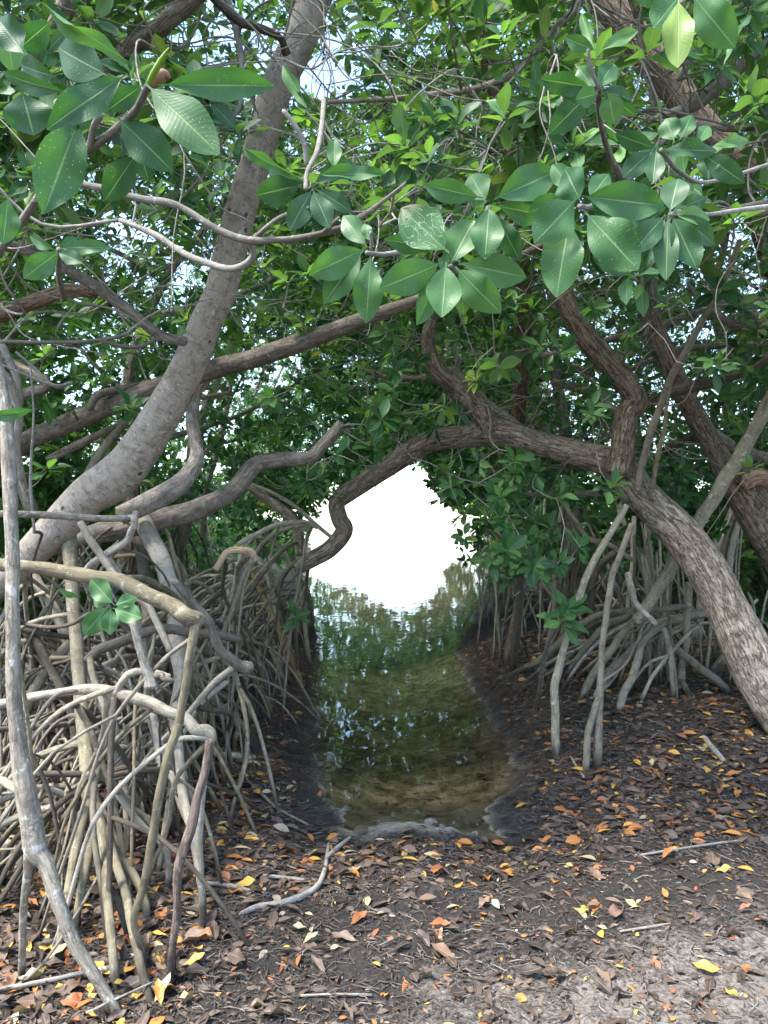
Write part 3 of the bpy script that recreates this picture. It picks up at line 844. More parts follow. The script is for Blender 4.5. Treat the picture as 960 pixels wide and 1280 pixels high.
limb(kinked_tree, 'branch', [(780, 465, 7), (810, 452, 8), (850, 438, 8), (900, 432, 9), (970, 431, 9), (1040, 425, 9)], 6.3, 6.0, 'limb', 8, 5, 0.06)
limb(kinked_tree, 'branch', [(860, 358, 8), (882, 380, 10), (910, 402, 11), (940, 412, 11), (985, 424, 12)], 5.3, 5.2, 'limb', 8, 5, 0.06)
limb(kinked_tree, 'branch', [(890, 340, 12), (915, 366, 13), (940, 392, 14), (975, 425, 15)], 5.2, 5.1, 'limb', 9, 5, 0.06)
limb(kinked_tree, 'branch', [(888, 540, 14), (918, 560, 16), (955, 572, 16), (1010, 582, 16)], 6.6, 6.4, 'limb', 9, 5, 0.08, anchor=False)
limb(kinked_tree, 'branch', [(830, 565, 12), (870, 545, 12), (920, 575, 13), (970, 600, 13)], 7.0, 6.9, 'root_dark', 9, 5, 0.08, anchor=False)

# --- the reddish trunk and the dark trunk behind the upper leaves
limb(red_tree, 'trunk', [(700, -110, 34), (750, -10, 36), (795, 50, 38), (840, 105, 38), (885, 165, 38), (925, 200, 40), (985, 225, 46), (1080, 270, 50), (1160, 420, 56), (1190, 640, 60), (1190, 860, 66), (1192, 975, 74)], 4.3, 4.6, 'bark_red', 20, 6, 0.13)
limb(red_tree, 'branch', [(1020, -70, 16), (955, 5, 16), (915, 45, 15), (906, 90, 14), (900, 112, 14)], 3.4, 3.6, 'dead_wood', 9, 5, 0.08, extra=[([(985, 40, 12), (952, 60, 14), (925, 85, 14), (895, 110, 17), (870, 130, 16), (840, 142, 12), (815, 150, 8)], 3.5, 3.7)])
limb(red_tree, 'branch', [(790, -10, 9), (800, 30, 9), (806, 80, 9), (816, 120, 8), (818, 150, 7)], 3.6, 3.7, 'twig', 7, 4, 0.07)
limb(red_tree, 'branch', [(960, -10, 8), (905, 20, 8), (885, 45, 8), (865, 72, 8), (848, 100, 7)], 3.4, 3.6, 'twig', 7, 4, 0.07)
limb(red_tree, 'branch', [(740, -15, 10), (715, 15, 10), (690, 40, 9), (660, 75, 9), (630, 98, 9), (590, 112, 8), (550, 117, 8), (510, 122, 7), (460, 125, 6), (410, 128, 5)], 3.3, 3.6, 'limb', 8, 5, 0.07)
limb(red_tree, 'branch', [(930, 225, 20), (945, 280, 20), (965, 340, 18), (990, 400, 18)], 5.4, 5.6, 'bark_brown', 10, 5, 0.06)
limb(red_tree, 'branch', [(1000, 250, 9), (955, 254, 9), (915, 262, 8), (885, 268, 8), (850, 270, 6)], 2.9, 3.0, 'twig', 7, 4, 0.07, extra=[([(920, 262, 7), (935, 268, 7), (965, 264, 7)], 2.9, 2.9)])
limb(red_tree, 'branch', [(960, 158, 9), (905, 160, 9), (870, 156, 9), (845, 165, 8), (800, 200, 7), (770, 225, 6)], 3.3, 3.4, 'root_pale', 7, 4, 0.07)
limb(dark_tree, 'trunk', [(640, 600, 18), (655, 420, 18), (648, 260, 20), (640, 190, 21), (620, 110, 23), (604, 50, 23), (596, 0, 23), (590, -90, 20)], 6.4, 5.4, 'bark_red', 14, 5, 0.08)

# ------------------------------------------------------------------ stilt roots traced on the left bank
ATT = []
def root(tree, pix, d0, mat='root', legs=(), sides=9, lump=0.06, d1=None):
    pts, rad = trace(pix, d0, d1)
    if d1 is None: pts[-1, 2] -= 0.05
    ex = []
    for l in legs:
        cp_ = catmull(pts, 4); qx, qy, qd = project(cp_)
        k_ = int(np.argmin(np.hypot(qx - l[0][0][0], qy - l[0][0][1])))
        p_, r_ = trace(l[0], max(float(qd[k_]), 1.0), None); p_[-1, 2] -= 0.05; ex.append((p_, r_))
    limb_obj('prop_root', tree, M[mat], pts, rad, sides, 5, lump, 0.012, ex)
    ATT.extend([q for q in catmull(pts, 3) if q[2] > 0.4])

root(grey_tree, [(-40, 330, 12), (-14, 410, 12), (4, 490, 14), (8, 570, 17), (13, 700, 17), (16, 780, 17), (18, 880, 18), (24, 960, 22), (33, 1010, 26), (42, 1062, 27), (55, 1082, 20), (76, 1136, 17), (100, 1190, 16), (130, 1239, 14), (160, 1270, 12)], 0.15, 'root_pale',
     legs=[([(36, 1068, 12), (33, 1100, 10), (30, 1150, 9), (27, 1218, 9)], 0.0)], sides=12, lump=0.09)
root(grey_tree, [(79, 640, 24), (84, 664, 20), (88, 690, 18), (92, 750, 16), (97, 800, 16), (103, 880, 17), (110, 950, 18), (116, 1002, 20), (125, 1050, 13), (132, 1110, 12), (140, 1170, 11), (148, 1256, 11)], 4.33, 'root',
     legs=[([(114, 1000, 13), (108, 1012, 12), (95, 1068, 11), (81, 1136, 10), (70, 1212, 9)], 0.05), ([(118, 1005, 12), (134, 1047, 11), (149, 1100, 11), (166, 1163, 11), (184, 1231, 11), (195, 1274, 10)], 0.0),
           ([(118, 1002, 12), (135, 1025, 11), (157, 1074, 11), (178, 1122, 10), (187, 1152, 9)], 0.05), ([(116, 1040, 12), (108, 1095, 11), (98, 1140, 10), (93, 1165, 9)], 0.05)], sides=11, lump=0.08)
root(grey_tree, [(-20, 704, 17), (20, 707, 17), (60, 711, 17), (110, 720, 18), (150, 728, 19), (190, 746, 20), (225, 764, 21), (243, 775, 20), (246, 785, 13), (238, 820, 11), (228, 860, 11), (218, 915, 11), (209, 960, 11), (195, 1028, 11), (180, 1103, 10), (168, 1150, 9), (178, 1190, 8), (184, 1212, 8)], 0.1, 'root', sides=11, lump=0.09)
root(grey_tree, [(175, 642, 22), (190, 675, 22), (206, 705, 22), (216, 740, 22), (222, 775, 23), (225, 815, 20), (224, 860, 16), (220, 920, 14), (226, 990, 12), (243, 1052, 11), (253, 1110, 10), (254, 1168, 9)], 4.62, 'root_grey', sides=12, lump=0.06)
root(grey_tree, [(92, 800, 13), (75, 818, 13), (60, 836, 13), (40, 870, 13), (28, 892, 13), (10, 925, 13), (-20, 985, 12)], 0.1, 'root')
root(grey_tree, [(22, 775, 12), (35, 792, 12), (50, 812, 12), (70, 850, 12), (88, 890, 12), (98, 950, 12), (104, 1010, 10)], 0.2, 'root_dark')
root(grey_tree, [(36, 710, 13), (48, 730, 13), (62, 752, 13), (82, 798, 13), (100, 850, 12), (112, 910, 12), (120, 990, 11)], 0.3, 'root_grey')
root(grey_tree, [(100, 653, 9), (112, 672, 10), (126, 694, 10), (146, 726, 10), (176, 752, 9), (196, 780, 9), (214, 815, 8)], 3.3, 'root_grey', d1=3.2)
root(grey_tree, [(167, 645, 9), (167, 660, 9), (160, 673, 9), (140, 690, 9), (118, 703, 9), (100, 720, 8)], 3.5, 'root_pale', d1=3.7)
root(grey_tree, [(173, 668, 16), (179, 708, 16), (186, 760, 15), (188, 830, 14), (192, 900, 13), (194, 990, 12)], 0.5, 'root_dark')
root(grey_tree, [(106, 828, 11), (116, 848, 13), (128, 878, 14), (144, 925, 14), (153, 965, 14), (160, 1010, 14), (164, 1062, 13)], 0.2, 'root_grey', lump=0.09)
root(grey_tree, [(108, 826, 12), (122, 814, 12), (136, 807, 13), (174, 794, 13), (206, 788, 13), (262, 792, 12), (300, 800, 10)], 3.6, 'root_dark', d1=3.9)
root(grey_tree, [(-20, 884, 12), (30, 874, 12), (70, 866, 12), (120, 863, 13), (150, 868, 14), (180, 876, 14), (205, 884, 14), (230, 898, 14), (250, 910, 15), (262, 918, 15), (258, 940, 9), (252, 1000, 9), (250, 1060, 9), (253, 1120, 9), (254, 1166, 8)], 0.2, 'root_grey', sides=11, lump=0.09)
root(grey_tree, [(144, 868, 9), (150, 855, 9), (160, 846, 9), (172, 841, 9), (188, 840, 8), (212, 846, 7)], 3.0, 'root_grey', d1=3.0)
root(grey_tree, [(190, 893, 13), (198, 925, 12), (205, 955, 12), (217, 975, 11), (231, 1015, 11), (244, 1055, 10), (252, 1100, 9)], 0.3, 'root_grey')
root(grey_tree, [(262, 925, 11), (257, 960, 11), (252, 985, 12), (240, 1030, 13), (226, 1095, 11), (218, 1163, 10), (211, 1230, 9)], 0.0, 'root_split', lump=0.13)
root(grey_tree, [(197, 862, 4), (203, 900, 5), (209, 940, 5), (214, 985, 5), (215, 1030, 5)], 0.05, 'root_split')
root(grey_tree, [(166, 778, 9), (174, 800, 10), (182, 825, 11), (187, 845, 13), (190, 858, 16)], 2.7, 'root_pale', d1=2.7, lump=0.22)
root(grey_tree, [(187, 846, 8), (202, 845, 8), (214, 850, 6)], 2.7, 'root_pale', d1=2.7, lump=0.2)
root(grey_tree, [(140, 985, 9), (160, 1010, 9), (180, 1035, 9), (200, 1052, 9), (209, 1075, 8), (211, 1110, 8)], 0.1, 'root_grey')
root(grey_tree, [(216, 725, 9), (238, 748, 10), (257, 774, 11), (278, 808, 13), (298, 830, 15), (312, 836, 20)], 3.3, 'root_dark', d1=3.5, lump=0.09)
for pix, w0 in (([(306, 836, 9), (292, 845, 8), (288, 862, 8), (290, 888, 7)], 'root_tan'), ([(312, 840, 9), (322, 858, 9), (334, 875, 8), (340, 893, 8)], 'root_tan'), ([(316, 836, 11), (332, 844, 10), (348, 856, 9), (362, 866, 8)], 'root_dark'),
                ([(308, 842, 8), (306, 862, 8), (310, 882, 7), (312, 905, 7)], 'root_tan'), ([(300, 838, 8), (284, 834, 7), (276, 850, 7), (272, 880, 7)], 'root_tan')):
    root(grey_tree, pix, 0.05, w0, lump=0.1)
root(grey_tree, [(242, 860, 13), (256, 870, 14), (273, 884, 14), (296, 905, 14), (310, 920, 15), (322, 940, 14)], 0.3, 'root', lump=0.08, legs=[([(304, 912, 10), (306, 930, 9), (306, 948, 8)], 0.05), ([(300, 908, 9), (294, 928, 8), (296, 950, 8)], 0.05)])
root(grey_tree, [(302, 684, 6), (310, 700, 7), (321, 728, 7), (342, 772, 7), (359, 810, 8), (370, 838, 8), (380, 868, 7)], 0.2, 'root_tan')
root(grey_tree, [(315, 690, 7), (330, 712, 7), (342, 750, 7), (350, 800, 7), (352, 850, 7)], 0.3, 'root')
root(grey_tree, [(310, 678, 6), (325, 672, 6), (352, 686, 6), (366, 712, 6), (378, 750, 6), (382, 790, 6), (388, 830, 5)], 0.2, 'root')
root(grey_tree, [(372, 720, 6), (384, 738, 6), (389, 760, 6), (391, 790, 6)], 0.1, 'root')
root(grey_tree, [(298, 680, 6), (318, 668, 6), (350, 656, 6), (382, 653, 5), (396, 660, 4)], 5.5, 'root_grey', d1=6.0)
root(grey_tree, [(332, 800, 7), (342, 822, 8), (350, 840, 8), (356, 862, 8)], 0.1, 'root')
root(grey_tree, [(290, 700, 7), (288, 740, 8), (292, 790, 7), (300, 840, 7)], 0.3, 'root_grey')
root(grey_tree, [(270, 712, 8), (285, 692, 9), (310, 688, 9), (320, 700, 8)], 4.6, 'root_tan', d1=4.7, lump=0.15)
root(grey_tree, [(130, 1100, 10), (150, 1130, 10), (165, 1170, 9)], 0.05, 'root_dark')
root(grey_tree, [(140, 1025, 8), (150, 985, 8), (148, 940, 8), (138, 900, 8)][::-1], 0.1, 'root_dark')

# ------------------------------------------------------------------ stilt roots and poles traced on the right bank
root(arch_tree, [(783, 632, 8), (765, 664, 8), (744, 700, 9), (728, 735, 9), (716, 768, 9), (705, 805, 9), (697, 838, 10), (693, 868, 10), (694, 910, 10), (696, 946, 11)], 0.25, 'root', sides=10)
root(arch_tree, [(790, 655, 8), (778, 685, 8), (769, 712, 8), (761, 745, 8), (756, 778, 8), (753, 815, 8), (751, 858, 9), (748, 905, 11), (746, 958, 12)], 0.25, 'root_grey', sides=10,
     legs=[([(750, 868, 9), (741, 895, 9), (734, 922, 9), (733, 965, 10)], 0.0)])
root(arch_tree, [(912, 764, 10), (890, 766, 10), (864, 770, 10), (840, 775, 10), (820, 783, 10), (800, 804, 10), (776, 828, 9), (762, 842, 9), (750, 862, 8)], 0.1, 'root_grey', sides=10,
     legs=[([(832, 778, 9), (806, 800, 9), (797, 822, 10), (788, 848, 10), (778, 872, 10), (771, 890, 9)], 0.05)])
root(arch_tree, [(858, 758, 8), (830, 761, 8), (806, 765, 9), (780, 790, 9), (766, 810, 10), (750, 832, 10), (735, 855, 10), (722, 876, 9)], 0.1, 'root_grey')
root(arch_tree, [(800, 756, 8), (784, 770, 9), (760, 780, 9), (742, 798, 9), (728, 813, 8), (703, 845, 8)], 0.1, 'root_grey')
root(arch_tree, [(800, 762, 8), (780, 764, 9), (744, 771, 9), (722, 784, 9), (704, 799, 9), (670, 827, 9), (640, 845, 9), (618, 862, 8)], 0.1, 'root', legs=[([(640, 845, 6), (622, 850, 6), (612, 862, 5)], 0.0)])
root(arch_tree, [(770, 772, 7), (745, 780, 8), (722, 793, 9), (692, 818, 9), (668, 842, 8)], 0.15, 'root_dark')
root(arch_tree, [(830, 785, 7), (836, 810, 8), (840, 832, 8), (843, 871, 8)], 0.05, 'root_grey')
root(arch_tree, [(862, 728, 9), (860, 765, 9), (857, 800, 9), (853, 838, 9), (851, 864, 10)], 0.05, 'root', legs=[([(852, 850, 8), (858, 864, 7), (866, 878, 7)], 0.0)])
root(arch_tree, [(810, 795, 6), (811, 815, 6), (812, 835, 6), (813, 853, 6)], 0.05, 'root_grey')
root(arch_tree, [(840, 808, 10), (858, 822, 10), (876, 834, 10), (898, 850, 10), (916, 866, 9)], 0.1, 'root_grey')
root(arch_tree, [(940, 785, 12), (921, 808, 12), (903, 824, 12), (884, 842, 11)], 0.05, 'root')
root(arch_tree, [(653, 730, 10), (648, 755, 12), (644, 780, 13), (638, 810, 13), (634, 832, 12)], 0.1, 'root_split', lump=0.12)
root(kinked_tree, [(918, 644, 7), (910, 668, 8), (904, 700, 8), (900, 760, 8), (898, 830, 8)], 0.2, 'root_grey')
root(kinked_tree, [(926, 645, 7), (917, 675, 8), (912, 712, 8), (908, 770, 8), (908, 832, 8)], 0.2, 'root_grey')
root(kinked_tree, [(1010, 400, 16), (985, 455, 17), (962, 500, 17), (938, 545, 17), (916, 582, 18), (904, 604, 18), (886, 636, 17), (868, 664, 17), (850, 692, 16), (832, 722, 15), (812, 752, 14), (796, 776, 12)], 4.9, 'root', sides=12, lump=0.07, d1=5.9)
root(kinked_tree, [(925, 300, 7), (905, 352, 7), (880, 400, 8), (858, 440, 9), (838, 478, 9), (824, 515, 9), (810, 555, 9), (800, 594, 9), (797, 612, 9)], 4.6, 'root_grey', sides=9, d1=5.3)
root(kinked_tree, [(838, 480, 5), (832, 510, 5), (826, 550, 6), (818, 596, 6), (814, 625, 6)], 5.0, 'root', sides=8, d1=5.3)
root(kinked_tree, [(970, 560, 9), (945, 590, 10), (925, 620, 10), (905, 665, 10), (880, 730, 10), (872, 800, 10)], 0.4, 'root_grey')
root(kinked_tree, [(772, 618, 8), (778, 650, 8), (790, 680, 8), (800, 705, 8), (812, 738, 8), (816, 800, 7)], 0.4, 'root_grey')
root(kinked_tree, [(785, 716, 8), (788, 730, 9), (793, 750, 8), (806, 766, 8), (820, 780, 7)], 5.2, 'root_pale', d1=5.2, lump=0.1)
root(kinked_tree, [(793, 646, 6), (790, 706, 6), (786, 760, 6), (784, 815, 6)], 0.3, 'root_grey')
root(kinked_tree, [(705, 630, 6), (720, 652, 7), (735, 672, 7), (762, 680, 7), (790, 700, 6)], 6.2, 'root', d1=6.0)
root(kinked_tree, [(704, 622, 6), (698, 660, 6), (694, 700, 6), (692, 760, 6), (688, 825, 6)], 0.4, 'root_grey')
root(kinked_tree, [(655, 618, 6), (690, 618, 7), (726, 616, 8), (770, 616, 8), (800, 622, 7)], 6.1, 'limb', d1=6.0)
root(kinked_tree, [(770, 690, 10), (745, 715, 9), (740, 760, 8), (742, 815, 8)], 0.5, 'root_dark')

# ------------------------------------------------------------------ the rest of the root thicket
def arch_root(tree, start, end, rise, r0, r1, mat, fork=0, sides=7, n=9):
    s = np.linspace(0, 1, n)
    gz = float(ground_z(end[0], end[1]))
    xy = np.outer(1 - s ** 0.85, start[:2]) + np.outer(s ** 0.85, end)
    ln = np.linalg.norm(np.array(end) - start[:2])
    z = gz - 0.05 + (start[2] - gz + 0.05) * (1 - s ** random.uniform(0.9, 1.45)) + rise * np.sin(math.pi * s) * 0.5
    sd = random.random() * 50
    wob = 0.09 * ln * np.sin(math.pi * s)[:, None] * np.column_stack([vnoise(s * 3 + sd, s * 0), vnoise(s * 3 + sd + 9, s * 0), 0.5 * vnoise(s * 3 + sd + 20, s * 0)])
    pts = np.column_stack([xy, z]) + wob
    rad = r0 + (r1 - r0) * s
    ex = []
    for _ in range(fork):
        k0 = random.randint(int(n * 0.4), n - 3)
        a = pts[k0]; e2 = np.array(end) + rng.normal(0, 0.16 + 0.1 * ln, 2)
        g2 = float(ground_z(e2[0], e2[1])) - 0.05
        t = np.linspace(0, 1, 5)
        p2 = np.column_stack([a[0] + (e2[0] - a[0]) * t ** 0.8, a[1] + (e2[1] - a[1]) * t ** 0.8, a[2] + (g2 - a[2]) * t ** 1.5])
        ex.append((p2, np.linspace(rad[k0] * 0.8, r1 * 0.85, 5)))
    limb_obj('prop_root', tree, M[mat], pts, rad, sides, 2, 0.06, 0.0, ex)
    return pts

ROOT_MATS = ['root', 'root_grey', 'root_grey', 'root_dark', 'root_dark', 'root']
def dry_point(x0, x1, y0, y1):
    for _ in range(200):
        x, y = rng.uniform(x0, x1), rng.uniform(y0, y1)
        s = float(water_inside(x, y))
        if s < -0.05: return x, y
    return x0, y0
ATT += LOW
def attach(x, y, lo, hi, zmax, zmin=0.35):
    """a point on some root or limb already standing, lo..hi metres away from (x, y)"""
    A = np.array(ATT)
    h = np.hypot(A[:, 0] - x, A[:, 1] - y)
    ok = np.nonzero((h > lo) & (h < hi) & (A[:, 2] < zmax) & (A[:, 2] > zmin))[0]
    return A[rng.choice(ok)] if len(ok) else None
# left bank: a tangle reaching back along the creek
made = 0
for i in range(2600):
    if made >= 500: break
    y = (2.75 + 9.5 * rng.random() ** 1.25) if made % 3 else rng.uniform(3.6, 6.5)
    xe = np.interp(y, LY, LX)
    x = xe - 0.15 - abs(rng.normal(0, 0.8 + 0.09 * y))
    if y < 3.7: x = min(x, -1.0 - rng.random() * 1.5)
    st = attach(x, y, 0.12 if y < 4.8 else 0.25, 0.85 if y < 4.8 else 1.6, 1.75 if y > 4 else 1.45)
    if st is None: continue
    r = rng.uniform(0.005, 0.0155) * (1.15 if y > 5 else 1)
    if st[0] > np.interp(st[1], LY, LX) + 0.1: continue
    u_, v_, _ = project(np.array([x, y, 0.15]))
    if u_ > 300 and v_ > 905 or u_ > 255 and v_ > 985: continue
    p_ = arch_root([grey_tree, limb_tree][made % 2], st, (x, y), rng.uniform(0, 0.4), r * 1.15, r * 0.85, random.choice(ROOT_MATS), int(rng.random() < 0.4) + int(rng.random() < 0.15))
    ATT.extend(list(p_[1:-3])); made += 1
for i in range(46):          # long roots running nearly level through the tangle and down into the mud
    y = rng.uniform(3.6, 8.5); xe = np.interp(y, LY, LX)
    x1 = xe - rng.uniform(0.3, 1.5)
    st = attach(x1, y, 1.0, 3.0, 1.6, 0.6)
    u_, v_, _ = project(np.array([x1, y, 0.15]))
    if u_ > 300 and v_ > 905: continue
    if st is None or st[0] > x1: continue
    p_ = arch_root(limb_tree, st, (x1, y), rng.uniform(0.1, 0.6), rng.uniform(0.012, 0.026), 0.012, random.choice(ROOT_MATS), 1)
    ATT.extend(list(p_[1:-3]))
# the fan of arches on the right bank
for i in range(46):
    e_ = G(rng.uniform(630, 850), rng.uniform(836, 884)) if i < 16 else G(rng.uniform(800, 950), rng.uniform(822, 862))
    d_ = project(e_)[2]
    st = P(rng.uniform(760, 905), rng.uniform(752, 800), d_ + rng.uniform(0.1, 0.5)) if i < 16 else P(project(e_)[0] + rng.uniform(-30, 30), rng.uniform(640, 760), d_ + rng.uniform(0.1, 0.4))
    if st[0] < e_[0] and i < 16: st[0] = e_[0] + 0.15
    r = rng.uniform(0.008, 0.017)
    p_ = arch_root(arch_tree, st, e_[:2], 0.12, r, r * 0.9, random.choice(['root_grey', 'root_grey', 'root']), int(rng.random() < 0.3))
    ATT.extend(list(p_[1:-3]))
# right bank
made = 0
for i in range(900):
    if made >= 175: break
    y = 5.4 + 8.5 * rng.random() ** 1.2
    xe = np.interp(y, RY, RX)
    x = xe + 0.25 + abs(rng.normal(0, 1.5)) + (0.5 if y < 6.5 else 0)
    if x < 1.3 and y < 6.4: x += 0.6
    u_, v_, _ = project(np.array([x, y, 0.2]))
    if v_ > 838 - 0.09 * max(0, u_ - 780): continue
    st = attach(x, y, 0.05, 1.0, 2.2, 0.5)
    if st is None or st[0] < xe + 0.1 or rng.random() < 0.35:
        a, l = rng.uniform(0, 6.28), rng.uniform(0.05, 0.4)
        st = np.array([max(x + math.cos(a) * l, xe + 0.2), max(y + math.sin(a) * l, 5.4), rng.uniform(1.3, 2.4)])
    r = rng.uniform(0.009, 0.018)
    p_ = arch_root(kinked_tree if made % 2 else red_tree, st, (x, y), rng.uniform(0, 0.3), r * 1.1, r * 0.9, random.choice(['root_grey', 'root_grey', 'root', 'root_dark']), int(rng.random() < 0.4))
    ATT.extend(list(p_[1:-3])); made += 1

# ------------------------------------------------------------------ foliage of the near trees
GAP = np.array([(376, 715), (372, 672), (398, 655), (408, 632), (440, 612), (492, 584), (520, 570), (534, 592), (538, 615), (552, 640), (560, 660), (556, 690), (590, 725), (590, 800), (400, 800)], float)
def in_poly(px, py, poly):
    c = np.zeros(len(px), bool); n = len(poly)
    for a in range(n):
        x0, y0 = poly[a]; x1, y1 = poly[(a + 1) % n]
        cond = ((y0 > py) != (y1 > py)) & (px < (x1 - x0) * (py - y0) / (y1 - y0 + 1e-9) + x0)
        c ^= cond
    return c
# airy spots in the canopy: centre, radius, how open
AIR = [(340, 460, 85, 0.85), (455, 470, 40, 0.5), (140, 300, 50, 0.4), (205, 25, 50, 0.6), (395, 85, 95, 0.98), (400, 560, 50, 0.6), (720, 470, 45, 0.7), (290, 50, 70, 0.75), (620, 230, 60, 0.2), (215, 370, 40, 0.6), (760, 700, 60, 0.35), (690, 690, 50, 0.2), (230, 540, 60, 0.55), (60, 640, 70, 0.6), (930, 300, 60, 0.5), (820, 500, 60, 0.4), (606, 668, 26, 0.9), (575, 640, 24, 0.5), (100, 470, 60, 0.4)]
def sample(n, xr, yr, dr, keep, near_bias=1.0):
    px, py = rng.uniform(*xr, n), rng.uniform(*yr, n)
    d = dr[0] + (dr[1] - dr[0]) * rng.random(n) ** near_bias
    p = keep(px, py, d)
    for (cx, cy, r, a) in AIR:
        p = p * (1 - a * np.exp(-((px - cx) ** 2 + (py - cy) ** 2) / (2 * (r * 0.7) ** 2)))
    ok = (rng.random(n) < p) & ~in_poly(px + rng.normal(0, 6, n), py + rng.normal(0, 6, n), GAP)
    pts = np.array([P(x, y, dd) for x, y, dd in zip(px[ok], py[ok], d[ok])])
    xl, xr_ = np.interp(pts[:, 1], LY, LX), np.interp(pts[:, 1], RY, RX)
    over = (pts[:, 0] > xl - 0.1) & (pts[:, 0] < xr_ + 0.1)
    good = np.where(over, pts[:, 2] > 0.9, pts[:, 2] > 0.45)
    return pts[good]

def seg_dist(px, py, line):
    best = np.full(len(px), 1e9)
    for (x0, y0), (x1, y1) in zip(line[:-1], line[1:]):
        t = np.clip(((px - x0) * (x1 - x0) + (py - y0) * (y1 - y0)) / ((x1 - x0) ** 2 + (y1 - y0) ** 2), 0, 1)
        best = np.minimum(best, np.hypot(px - x0 - t * (x1 - x0), py - y0 - t * (y1 - y0)))
    return best
TRUNK_L = [(75, 655), (140, 600), (210, 505), (257, 405), (290, 300), (300, 262)]
TRUNK_L2 = [(338, 165), (375, 50), (400, -20)]
TRUNK_R = [(980, 900), (893, 728), (772, 585), (640, 544), (526, 557), (434, 616), (424, 648), (372, 709)]
BR_R = [(772, 585), (794, 502), (722, 404), (700, 362)]
BR_M = [(605, 525), (546, 462), (540, 405)]
LIMB_L = [(20, 562), (262, 463), (430, 408), (528, 373)]
TR_K = [(945, 632), (872, 524), (809, 378)]
WHITE1, WHITE2 = [(960, 5), (915, 45), (906, 90)], [(952, 60), (895, 110), (815, 150)]
TR_RED = [(750, -10), (840, 105), (925, 200)]
BROKEN = [(200, 650), (290, 614), (320, 580), (386, 572), (427, 529)]
LIMB_TL = [(245, 0), (160, 62), (130, 95)]
LIMB_TR = [(735, -10), (660, 75), (590, 112), (480, 124)]
POLES = [(990, 450), (916, 582), (850, 692)]
POLE_A = [(920, 310), (838, 478), (800, 594)]
CURL = [(60, 322), (150, 380), (228, 427)]
def clear(px, py, r, lines):
    p = np.ones(len(px))
    for l in lines: p = p * np.clip((seg_dist(px, py, l) - r * 0.5) / (r * 0.6), 0, 1)
    return p
def keep_B(px, py, d):
    low = np.where(px < 330, 235, np.where(px < 520, 215 + 0.15 * (px - 330), 300))
    p = 1 / (1 + np.exp((py - low) / 28))
    p = p * np.where((px > 300) & (px < 420) & (py < 150), 0.10, 1.0)
    p = p * np.where((px > 420) & (px < 520), 0.6, 1.0)
    return p * clear(px, py, 34, [TRUNK_L, TRUNK_L2, LIMB_L]) * (0.12 + 0.88 * clear(px, py, 46, [TR_RED])) * (0.2 + 0.8 * clear(px, py, 24, [WHITE1, WHITE2])) * (0.25 + 0.75 * clear(px, py, 26, [LIMB_TL, LIMB_TR, CURL]))
def keep_C(px, py, d):
    low = np.interp(px, [-300, 0, 120, 260, 340, 430, 520, 560, 600, 700, 760, 860, 1300], [560, 560, 545, 560, 610, 600, 560, 600, 700, 690, 600, 560, 560])
    p = 1 / (1 + np.exp((py - low) / 22))
    p = p * np.where((py > 400) & (px < 560), 0.72, 1.0)
    nearer = d < 5.6
    q = clear(px, py, 26, [TRUNK_R, BR_R, BR_M, TR_K, BROKEN, POLES, POLE_A])
    return p * np.where(nearer, q, 0.25 + 0.75 * q)
ptsB = sample(1500, (-330, 1290), (-420, 400), (2.75, 3.7), keep_B)
ptsC = sample(9000, (-330, 1290), (-420, 730), (4.4, 8.2), keep_C, 1.15)
near = [grey_tree, arch_tree, kinked_tree, red_tree, dark_tree, limb_tree]
BIAS = {grey_tree.name: 0.0, arch_tree.name: 0.1, kinked_tree.name: 0.0, red_tree.name: 0.0, dark_tree.name: 0.0, limb_tree.name: 0.0}
allp = np.vstack([ptsB, ptsC])
dm = np.stack([np.min(np.linalg.norm(allp[:, None] - np.array(ANCH[t.name])[None], axis=2), axis=1) + BIAS[t.name] for t in near], 1)
own = dm.argmin(1)
def light_axis(pos, outward, n):
    side = np.column_stack([-np.sign(pos[:, 0]) * 0.35 * np.exp(-np.abs(pos[:, 0])), np.zeros(n), np.zeros(n)])
    return unit(outward * 0.35 + np.array([0, -0.42, 0.62]) + side + rng.normal(0, 0.42, (n, 3)))
